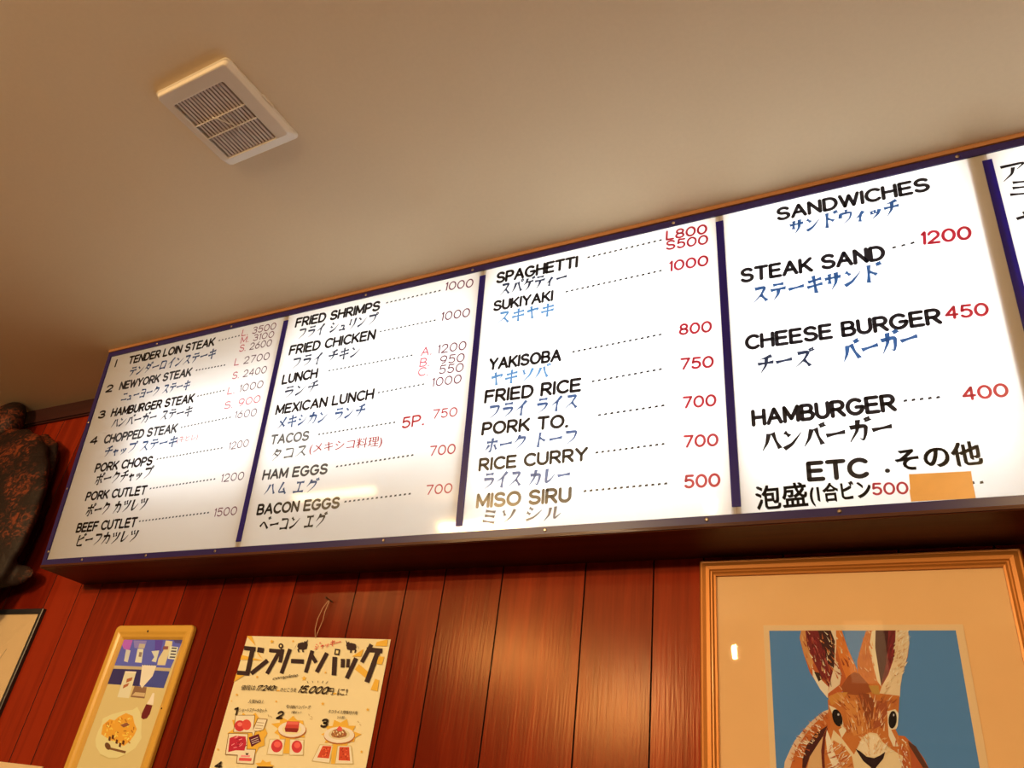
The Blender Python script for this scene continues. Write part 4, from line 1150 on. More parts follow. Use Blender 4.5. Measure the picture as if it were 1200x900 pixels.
174 75 32 4134 -4431 4196 -4516 4153 -4418
228 188 134 4119 -4477 4163 -4568 4146 -4464
228 188 134 4235 -4238 4250 -4335 4264 -4232
206 121 57 4091 -4256 4130 -4307 4107 -4245
174 75 32 4130 -4435 4205 -4479 4146 -4417
206 121 57 4252 -4182 4303 -4227 4270 -4167
228 188 134 4090 -4382 4147 -4458 4109 -4369
174 75 32 4167 -4510 4193 -4647 4189 -4504
174 75 32 4167 -4309 4178 -4384 4195 -4305
206 121 57 4202 -4173 4275 -4263 4216 -4162
206 121 57 4239 -4126 4297 -4236 4267 -4111
174 75 32 4190 -4203 4216 -4302 4213 -4196
174 75 32 4235 -4275 4279 -4317 4259 -4257
206 121 57 4249 -4460 4307 -4509 4261 -4449
206 121 57 4098 -4328 4113 -4392 4115 -4324
228 188 134 4184 -4016 4280 -4091 4204 -3995
206 121 57 4249 -4089 4321 -4150 4271 -4069
206 121 57 4083 -4251 4105 -4335 4108 -4244
206 121 57 4104 -4054 4148 -4164 4121 -4046
228 188 134 4170 -4376 4220 -4440 4191 -4362
174 75 32 4177 -4439 4197 -4497 4194 -4433
206 121 57 4121 -3959 4092 -4091 4139 -3961
206 121 57 4127 -4111 4147 -4170 4151 -4103
174 75 32 4172 -4286 4204 -4336 4191 -4275
228 188 134 4263 -4434 4285 -4487 4283 -4426
174 75 32 4069 -4036 4046 -4177 4095 -4038
228 188 134 4089 -4204 4085 -4274 4110 -4204
174 75 32 4167 -4122 4239 -4239 4182 -4112
228 188 134 4181 -4096 4152 -4221 4204 -4100
228 188 134 4205 -4517 4248 -4632 4228 -4507
228 188 134 4197 -4281 4234 -4342 4215 -4270
206 121 57 4174 -4475 4156 -4579 4189 -4475
206 121 57 4203 -4338 4279 -4421 4226 -4319
159 65 28 2035 -4557 1950 -4471 2008 -4577
206 121 57 2187 -4336 2076 -4309 2175 -4360
159 65 28 2487 -3903 2414 -3893 2479 -3922
159 65 28 2478 -4108 2405 -4008 2464 -4118
206 121 57 2471 -3778 2352 -3717 2461 -3792
215 162 109 2595 -3837 2506 -3819 2584 -3859
159 65 28 2775 -3671 2730 -3583 2756 -3680
159 65 28 2215 -4370 2171 -4302 2195 -4381
206 121 57 2557 -4020 2477 -4009 2545 -4046
228 188 134 2195 -4334 2061 -4303 2187 -4352
206 121 57 2296 -3991 2188 -3984 2289 -4013
159 65 28 2364 -4199 2268 -4186 2358 -4216
215 162 109 2343 -4141 2279 -4042 2324 -4152
206 121 57 2534 -4048 2401 -4014 2520 -4076
215 162 109 2277 -4184 2218 -4147 2252 -4207
206 121 57 2125 -4464 2025 -4387 2110 -4479
215 162 109 2753 -3550 2675 -3535 2745 -3568
215 162 109 2244 -4337 2171 -4231 2227 -4348
228 188 134 2624 -3856 2583 -3808 2602 -3870
206 121 57 2564 -3971 2484 -3967 2552 -4002
215 162 109 2496 -3836 2444 -3766 2466 -3852
215 162 109 2255 -4169 2187 -4143 2243 -4187
206 121 57 2407 -4012 2319 -3996 2398 -4033
215 162 109 2345 -4133 2296 -4083 2319 -4150
215 162 109 2190 -4158 2097 -4070 2164 -4179
206 121 57 2062 -4446 1945 -4393 2045 -4469
206 121 57 2027 -4403 1951 -4387 2016 -4426
215 162 109 2690 -3649 2639 -3602 2664 -3668
206 121 57 1990 -4535 1891 -4505 1979 -4554
228 188 134 2173 -4455 2105 -4336 2155 -4464
215 162 109 2524 -3744 2443 -3699 2503 -3768
228 188 134 2461 -4034 2394 -3981 2443 -4051
159 65 28 2249 -4145 2185 -4109 2233 -4164
159 65 28 2699 -3608 2626 -3531 2683 -3621
228 188 134 2650 -3705 2607 -3661 2629 -3719
159 65 28 2347 -4073 2252 -4028 2336 -4090
215 162 109 2562 -3801 2486 -3805 2553 -3832
206 121 57 2328 -4180 2268 -4091 2298 -4195
159 65 28 2210 -4378 2128 -4325 2190 -4398
206 121 57 2171 -4313 2099 -4284 2158 -4332
228 188 134 2203 -4378 2121 -4270 2181 -4393
159 65 28 2698 -3809 2584 -3730 2684 -3825
228 188 134 2008 -4535 1895 -4512 2000 -4553
206 121 57 1991 -4528 1881 -4515 1980 -4554
206 121 57 2598 -3967 2537 -3860 2581 -3976
206 121 57 2224 -4447 2148 -4395 2203 -4468
159 65 28 2362 -4141 2271 -4120 2354 -4158
228 188 134 2109 -4299 1977 -4236 2096 -4318
228 188 134 2266 -4398 2140 -4341 2253 -4417
215 162 109 2103 -4343 1972 -4279 2093 -4357
228 188 134 2338 -4183 2249 -4115 2320 -4200
228 188 134 2305 -4157 2226 -4125 2288 -4181
159 65 28 2238 -4244 2109 -4225 2226 -4273
215 162 109 2358 -3920 2284 -3915 2352 -3939
159 65 28 2288 -3969 2239 -3898 2272 -3978
159 65 28 2092 -4254 2010 -4182 2076 -4268
206 121 57 2575 -3924 2521 -3879 2555 -3941
159 65 28 2782 -3561 2679 -3524 2767 -3585
206 121 57 2413 -3868 2299 -3820 2404 -3884
159 65 28 2285 -4249 2197 -4233 2277 -4267
228 188 134 2455 -4140 2399 -4103 2436 -4159
159 65 28 2699 -3629 2602 -3560 2679 -3651
215 162 109 2487 -3842 2436 -3775 2463 -3856
215 162 109 2433 -4172 2321 -4142 2420 -4197
159 65 28 2200 -4070 2089 -4046 2188 -4094
159 65 28 2436 -4092 2385 -4031 2415 -4105
228 188 134 2482 -3958 2382 -3912 2471 -3974
228 188 134 2157 -4127 2084 -4067 2136 -4145
159 65 28 2265 -4201 2173 -4149 2247 -4222
159 65 28 2549 -3896 2446 -3868 2541 -3912
228 188 134 2319 -4190 2174 -4186 2311 -4219
228 188 134 2220 -4060 2113 -4034 2207 -4086
159 65 28 2294 -3976 2193 -3911 2282 -3991
215 162 109 2659 -3685 2587 -3560 2644 -3693
215 162 109 2466 -3787 2374 -3752 2455 -3805
159 65 28 2284 -4419 2168 -4415 2278 -4439
206 121 57 2736 -3795 2689 -3713 2710 -3808
215 162 109 2682 -3685 2534 -3672 2673 -3716
159 65 28 2538 -3831 2414 -3819 2529 -3859
159 65 28 2659 -3665 2572 -3557 2645 -3676
206 121 57 2313 -3943 2247 -3904 2291 -3966
228 188 134 2288 -4260 2166 -4238 2281 -4278
206 121 57 2176 -4128 2099 -4107 2165 -4147
206 121 57 2749 -3771 2686 -3679 2723 -3786
228 188 134 2217 -4182 2120 -4181 2207 -4212
228 188 134 2581 -3834 2517 -3796 2568 -3848
228 188 134 2215 -4459 2079 -4462 2209 -4487
215 162 109 2482 -4125 2408 -4077 2468 -4140
206 121 57 2621 -3812 2531 -3770 2611 -3827
228 188 134 2435 -3947 2331 -3859 2422 -3960
159 65 28 2363 -4317 2226 -4289 2350 -4347
228 188 134 2367 -4150 2291 -4136 2351 -4179
159 65 28 2538 -3918 2420 -3908 2528 -3948
215 162 109 2430 -3904 2355 -3852 2414 -3921
159 65 28 2558 -3708 2498 -3624 2540 -3720
159 65 28 2326 -4074 2261 -4048 2316 -4089
159 65 28 2333 -3931 2233 -3871 2321 -3945
228 188 134 2610 -3922 2533 -3837 2585 -3940
159 65 28 2077 -4366 2032 -4318 2058 -4379
206 121 57 2730 -3623 2682 -3564 2707 -3637
215 162 109 2640 -3662 2536 -3617 2621 -3689
206 121 57 2085 -4272 2027 -4231 2062 -4292
206 140 74 3474 -4035 3419 -3935 3457 -4045
214 156 92 3846 -4245 3879 -4197 3828 -4226
206 140 74 3552 -4055 3535 -3997 3527 -4061
206 140 74 3780 -4094 3805 -4040 3761 -4083
214 156 92 3444 -4012 3384 -3996 3429 -4035
206 140 74 3646 -4238 3658 -4146 3623 -4236
214 156 92 3868 -4172 3937 -4141 3865 -4154
206 140 74 3733 -4101 3786 -4009 3715 -4089
206 140 74 3641 -4325 3659 -4267 3621 -4317
206 140 74 3668 -4239 3680 -4144 3653 -4238
231 193 143 3520 -4059 3465 -4004 3501 -4074
214 156 92 3724 -4118 3769 -4042 3706 -4105
231 193 143 3882 -4122 3937 -4062 3871 -4109
214 156 92 3767 -4181 3815 -4069 3745 -4172
206 140 74 3551 -4178 3500 -4079 3533 -4188
206 140 74 3558 -4027 3531 -3972 3529 -4038
231 193 143 3937 -4264 4039 -4225 3934 -4248
231 193 143 3633 -4291 3627 -4223 3609 -4293
231 193 143 3832 -4215 3903 -4123 3814 -4197
231 193 143 3665 -4026 3652 -3965 3636 -4030
206 140 74 3484 -4082 3444 -4000 3469 -4090
214 156 92 3833 -4326 3897 -4257 3823 -4315
231 193 143 3834 -4203 3923 -4104 3818 -4185
206 140 74 3572 -4009 3538 -3920 3551 -4017
206 140 74 3856 -4038 3929 -3993 3849 -4011
206 140 74 3557 -4299 3538 -4243 3531 -4306
214 156 92 3500 -4343 3440 -4278 3476 -4361
214 156 92 3561 -4239 3514 -4149 3539 -4251
231 193 143 3440 -4127 3357 -4083 3420 -4150
206 140 74 3780 -4245 3823 -4130 3754 -4236
214 156 92 3906 -4273 3967 -4236 3901 -4258
214 156 92 3788 -4220 3810 -4166 3764 -4205
206 140 74 3554 -4347 3507 -4263 3535 -4357
231 193 143 3563 -4327 3559 -4219 3541 -4330
206 140 74 3688 -4200 3736 -4105 3667 -4188
214 156 92 3586 -4033 3584 -3969 3565 -4033
214 156 92 3683 -4309 3683 -4233 3662 -4309
214 156 92 3668 -4183 3657 -4110 3643 -4187
231 193 143 3644 -4285 3683 -4162 3619 -4278
231 193 143 3840 -4167 3896 -4114 3831 -4154
206 140 74 3759 -3983 3814 -3902 3741 -3968
206 140 74 3695 -4269 3769 -4159 3681 -4259
214 156 92 3667 -4178 3690 -4099 3644 -4171
206 140 74 3922 -4190 3979 -4161 3919 -4163
206 140 74 3748 -4301 3789 -4202 3734 -4295
214 156 92 3826 -4036 3896 -3981 3818 -4021
206 140 74 3535 -4026 3477 -3977 3514 -4044
214 156 92 3658 -4235 3654 -4134 3633 -4237
231 193 143 3547 -3974 3505 -3934 3526 -3990
206 140 74 3555 -4135 3555 -4014 3537 -4136
214 156 92 3431 -4029 3347 -3975 3412 -4049
87 19 18 2792 -2276 2822 -2390 2821 -2270
87 19 18 2788 -2422 2812 -2581 2817 -2417
87 19 18 2745 -2313 2821 -2485 2763 -2305
87 19 18 2731 -1960 2744 -2105 2757 -1958
87 19 18 2492 -1843 2509 -2028 2522 -1841
146 36 31 2810 -2194 2842 -2403 2834 -2189
146 36 31 2716 -2473 2735 -2604 2744 -2470
167 65 43 2569 -1927 2629 -2132 2590 -1920
87 19 18 2803 -2153 2872 -2343 2834 -2141
87 19 18 2839 -2254 2877 -2386 2866 -2246
87 19 18 2629 -1964 2647 -2104 2652 -1961
87 19 18 2732 -2451 2768 -2583 2756 -2445
87 19 18 2571 -2074 2602 -2255 2603 -2069
167 65 43 2653 -2126 2684 -2219 2674 -2119
87 19 18 2856 -2845 2918 -3015 2888 -2834
167 65 43 2587 -1931 2638 -2056 2615 -1921
167 65 43 2588 -2160 2662 -2336 2615 -2148
167 65 43 2842 -2445 2887 -2626 2872 -2436
146 36 31 2558 -1956 2581 -2126 2578 -1953
87 19 18 2659 -2307 2683 -2424 2689 -2302
146 36 31 2666 -2024 2674 -2213 2685 -2022
146 36 31 2871 -2781 2906 -2911 2891 -2775
87 19 18 2694 -2131 2705 -2257 2711 -2129
87 19 18 2612 -1906 2628 -2022 2644 -1903
167 65 43 2850 -2832 2899 -2966 2874 -2823
146 36 31 2805 -2681 2852 -2777 2829 -2670
146 36 31 2653 -2008 2689 -2186 2670 -2004
167 65 43 2691 -2299 2753 -2412 2720 -2284
146 36 31 2625 -1984 2642 -2099 2660 -1981
146 36 31 2902 -2586 2919 -2769 2927 -2583
167 65 43 2669 -2178 2701 -2304 2698 -2171
167 65 43 2805 -2627 2815 -2807 2824 -2625
167 65 43 2813 -2396 2843 -2550 2844 -2389
146 36 31 2599 -2173 2624 -2364 2631 -2168
87 19 18 4196 -1983 4168 -2105 4225 -1991
100 31 24 4209 -2327 4167 -2450 4233 -2336
100 31 24 4075 -2449 4056 -2539 4100 -2455
146 36 31 4099 -2435 4079 -2627 4129 -2437
100 31 24 4178 -2079 4107 -2272 4198 -2086
146 36 31 4244 -2165 4204 -2354 4267 -2169
146 36 31 4214 -2071 4157 -2220 4239 -2082
100 31 24 4276 -1994 4267 -2169 4299 -1994
100 31 24 4076 -2317 4076 -2440 4107 -2317
146 36 31 4238 -2186 4203 -2346 4263 -2191
100 31 24 4261 -1789 4215 -1982 4281 -1793
87 19 18 4159 -2387 4156 -2479 4187 -2389
100 31 24 4131 -2103 4059 -2298 4151 -2110
87 19 18 4199 -2152 4172 -2279 4225 -2158
87 19 18 4242 -1861 4221 -1956 4265 -1868
87 19 18 4215 -1904 4196 -1996 4242 -1912
87 19 18 4049 -2637 4001 -2791 4076 -2645
87 19 18 4294 -1779 4266 -1894 4318 -1786
146 36 31 4137 -2278 4104 -2401 4157 -2284
100 31 24 4169 -2086 4150 -2189 4191 -2090
87 19 18 4101 -2377 4098 -2542 4128 -2376
87 19 18 4102 -2175 4077 -2274 4127 -2183
100 31 24 3998 -2695 3938 -2886 4019 -2701
87 19 18 4079 -2342 4058 -2473 4098 -2344
'''
PHOTO = '''
92 86 132 35 -423 3376 -438 3224 -1451 269 -1422
176 86 140 327 -463 823 -480 838 -666 836 -869 508 -785 303 -611
138 112 160 874 -491 1573 -500 1590 -776 1060 -752
201 176 138 656 -813 907 -839 987 -1251 766 -1214
217 199 160 1248 -779 1554 -788 1702 -1257 1355 -1245
138 106 80 1395 -892 1546 -902 1580 -1061 1438 -1051
185 154 112 1241 -606 1565 -616 1584 -765 1261 -756
90 63 120 1986 -476 2395 -486 2474 -854 2152 -829
210 185 136 1999 -858 2376 -827 2417 -1229 2174 -1194 2243 -1053
214 176 112 2537 -486 2882 -513 2938 -710 2899 -962 2915 -1320 2519 -1316 2478 -1106 2583 -825
138 74 58 2512 -684 2760 -683 2791 -795 2528 -797
216 195 154 2842 -682 3263 -708 3303 -1122 2935 -1100
58 48 56 2960 -721 3209 -730 3198 -775 2949 -766
58 48 56 2977 -822 3233 -830 3223 -875 2966 -866
58 48 56 2993 -922 3258 -930 3247 -974 2983 -966
58 48 56 3010 -1021 3282 -1029 3271 -1073 3000 -1066
80 64 90 2864 -428 3376 -438 3371 -595 3032 -569
189 152 96 289 -1364 3282 -1407 3264 -1499 295 -1467
58 44 68 266 -1479 1840 -1483 1983 -2060 347 -2012
73 68 104 1840 -1483 3237 -1511 3222 -2057 1983 -2060
207 164 90 303 -1996 3253 -2057 3366 -4479 3341 -4861 389 -5079 326 -4684
217 184 124 1023 -1549 1597 -1565 1697 -2425 1098 -2412
230 207 152 1066 -1548 1608 -1554 1604 -1610 1074 -1609
168 88 44 1252 -1806 1517 -1744 1518 -1854 1280 -1932
168 88 44 1199 -2017 1448 -1928 1424 -2038 1218 -2126
138 90 52 1765 -2028 2390 -2049 2467 -2409 1762 -2390
199 152 90 1905 -2225 2407 -2236 2439 -2357 1799 -2336
227 203 154 1774 -1328 2498 -1338 2487 -1684 2164 -2088 2000 -1968
73 68 104 1804 -1305 1874 -1310 1867 -1360
73 68 104 1921 -1303 1991 -1308 1984 -1358
73 68 104 2038 -1302 2107 -1306 2100 -1356
73 68 104 2154 -1300 2223 -1304 2216 -1354
73 68 104 2270 -1298 2338 -1302 2331 -1352
73 68 104 2385 -1296 2454 -1300 2446 -1350
232 210 164 2766 -2220 2859 -2227 2926 -2420 2988 -2601 2666 -2571 2733 -2390
106 30 24 2643 -2588 2962 -2612 2977 -2886 2902 -3018 2746 -3056 2622 -3004 2586 -2877
217 180 104 760 -3112 1142 -2963 1659 -2836 2085 -2782 2252 -2681 2463 -2830 2721 -3128 2849 -3428 2969 -3622 2833 -3928 2501 -4121 2135 -4257 1742 -4282 1277 -4196 926 -3988 781 -3791 754 -3533 799 -3321
195 154 80 1277 -4196 1742 -4282 2135 -4257 2501 -4121 2481 -4157 2169 -4290 1745 -4317 1265 -4232
221 140 38 882 -3317 1108 -3123 1375 -3148 1516 -3026 1819 -2898 2189 -2971 2393 -3195 2606 -3364 2582 -3542 2481 -3724 2257 -3902 1878 -3807 1610 -3771 1269 -3687 965 -3600
176 96 28 1611 -3674 1700 -3757 1748 -3745 1659 -3661
232 154 44 1988 -3563 2140 -3584 2139 -3550 1987 -3529
232 154 44 2501 -3378 2504 -3465 2562 -3473 2559 -3387
176 96 28 1637 -3510 1791 -3531 1789 -3497 1635 -3476
200 112 28 1542 -3162 1671 -3231 1704 -3208 1575 -3139
200 112 28 1544 -3593 1589 -3682 1647 -3681 1601 -3591
244 184 74 1686 -3592 1622 -3662 1676 -3684 1740 -3614
232 154 44 1514 -3645 1657 -3698 1679 -3670 1536 -3617
240 172 56 2282 -3633 2146 -3650 2172 -3684 2307 -3666
200 112 28 2228 -3488 2103 -3518 2136 -3551 2261 -3521
240 172 56 2035 -3604 2178 -3597 2159 -3563 2015 -3570
244 184 74 1371 -3652 1334 -3731 1393 -3747 1429 -3668
244 184 74 2386 -3574 2458 -3659 2509 -3651 2438 -3565
200 112 28 1555 -3041 1562 -3130 1622 -3138 1615 -3049
244 184 74 2052 -3283 2201 -3289 2190 -3254 2040 -3248
200 112 28 1230 -3163 1242 -3253 1303 -3260 1291 -3170
240 172 56 2266 -3535 2144 -3568 2178 -3600 2300 -3568
240 172 56 2256 -3462 2144 -3503 2184 -3534 2295 -3493
240 172 56 1828 -3206 1833 -3294 1893 -3302 1888 -3214
244 184 74 1132 -3555 1144 -3644 1205 -3650 1193 -3561
176 96 28 2131 -3424 1990 -3435 2012 -3469 2153 -3458
176 96 28 2398 -3303 2434 -3393 2490 -3393 2455 -3304
200 112 28 975 -3241 1046 -3332 1101 -3325 1030 -3235
176 96 28 1955 -3263 2107 -3277 2101 -3242 1949 -3228
240 172 56 1394 -3380 1268 -3413 1304 -3446 1430 -3413
240 172 56 1134 -3417 1175 -3508 1234 -3508 1193 -3417
232 154 44 1334 -3151 1369 -3242 1428 -3244 1393 -3152
176 96 28 2378 -3758 2510 -3816 2536 -3791 2405 -3732
244 184 74 1578 -3028 1611 -3120 1670 -3122 1637 -3030
176 96 28 1102 -3372 1254 -3372 1237 -3336 1086 -3336
232 154 44 1318 -3278 1174 -3291 1199 -3327 1342 -3314
240 172 56 1301 -3389 1441 -3448 1467 -3422 1327 -3362
244 184 74 2356 -3632 2294 -3701 2347 -3722 2409 -3653
232 154 44 2139 -3021 2111 -3104 2169 -3119 2198 -3037
176 96 28 1059 -3226 1149 -3313 1199 -3301 1110 -3214
244 184 74 1077 -3329 1228 -3379 1246 -3349 1096 -3299
240 172 56 1678 -3582 1811 -3644 1840 -3620 1708 -3557
200 112 28 1394 -3718 1523 -3784 1556 -3760 1426 -3694
232 154 44 1647 -3004 1524 -3040 1562 -3073 1684 -3037
240 172 56 1647 -3482 1642 -3568 1701 -3578 1707 -3492
200 112 28 1619 -3048 1746 -3120 1780 -3097 1654 -3026
240 172 56 1787 -3280 1939 -3292 1932 -3257 1779 -3244
244 184 74 1570 -3173 1723 -3209 1731 -3176 1578 -3140
176 96 28 2337 -3414 2451 -3487 2489 -3467 2376 -3394
176 96 28 1855 -3104 1976 -3177 2013 -3156 1892 -3083
240 172 56 2109 -3201 2014 -3254 2060 -3283 2155 -3229
232 154 44 1225 -3651 1371 -3703 1392 -3674 1246 -3622
232 154 44 2356 -3600 2480 -3666 2513 -3643 2389 -3577
200 112 28 1262 -3292 1234 -3375 1294 -3390 1322 -3308
244 184 74 2032 -3760 2005 -3840 2063 -3854 2090 -3774
244 184 74 1655 -3784 1807 -3807 1808 -3773 1655 -3750
244 184 74 2080 -3025 1980 -3076 2026 -3106 2125 -3055
240 172 56 2018 -3279 2154 -3339 2180 -3313 2045 -3252
90 42 20 1387 -3645 1495 -3660 1538 -3791 1416 -3767
90 42 20 1520 -3587 1628 -3602 1670 -3732 1548 -3708
90 42 20 1785 -3716 1892 -3731 1932 -3860 1812 -3836
90 42 20 2116 -3723 2222 -3738 2262 -3866 2143 -3843
90 42 20 2000 -3806 2106 -3820 2146 -3948 2027 -3925
138 74 42 1741 -3277 2020 -3186 2206 -3255 1945 -3345
106 61 28 1594 -3901 1651 -3948 1679 -3994 1672 -4030 1632 -4050 1566 -4049 1488 -4027 1413 -3989 1355 -3942 1327 -3896 1334 -3859 1374 -3839 1440 -3841 1519 -3863
122 74 34 1628 -3973 2455 -4040 2454 -4109 1640 -4038
'''
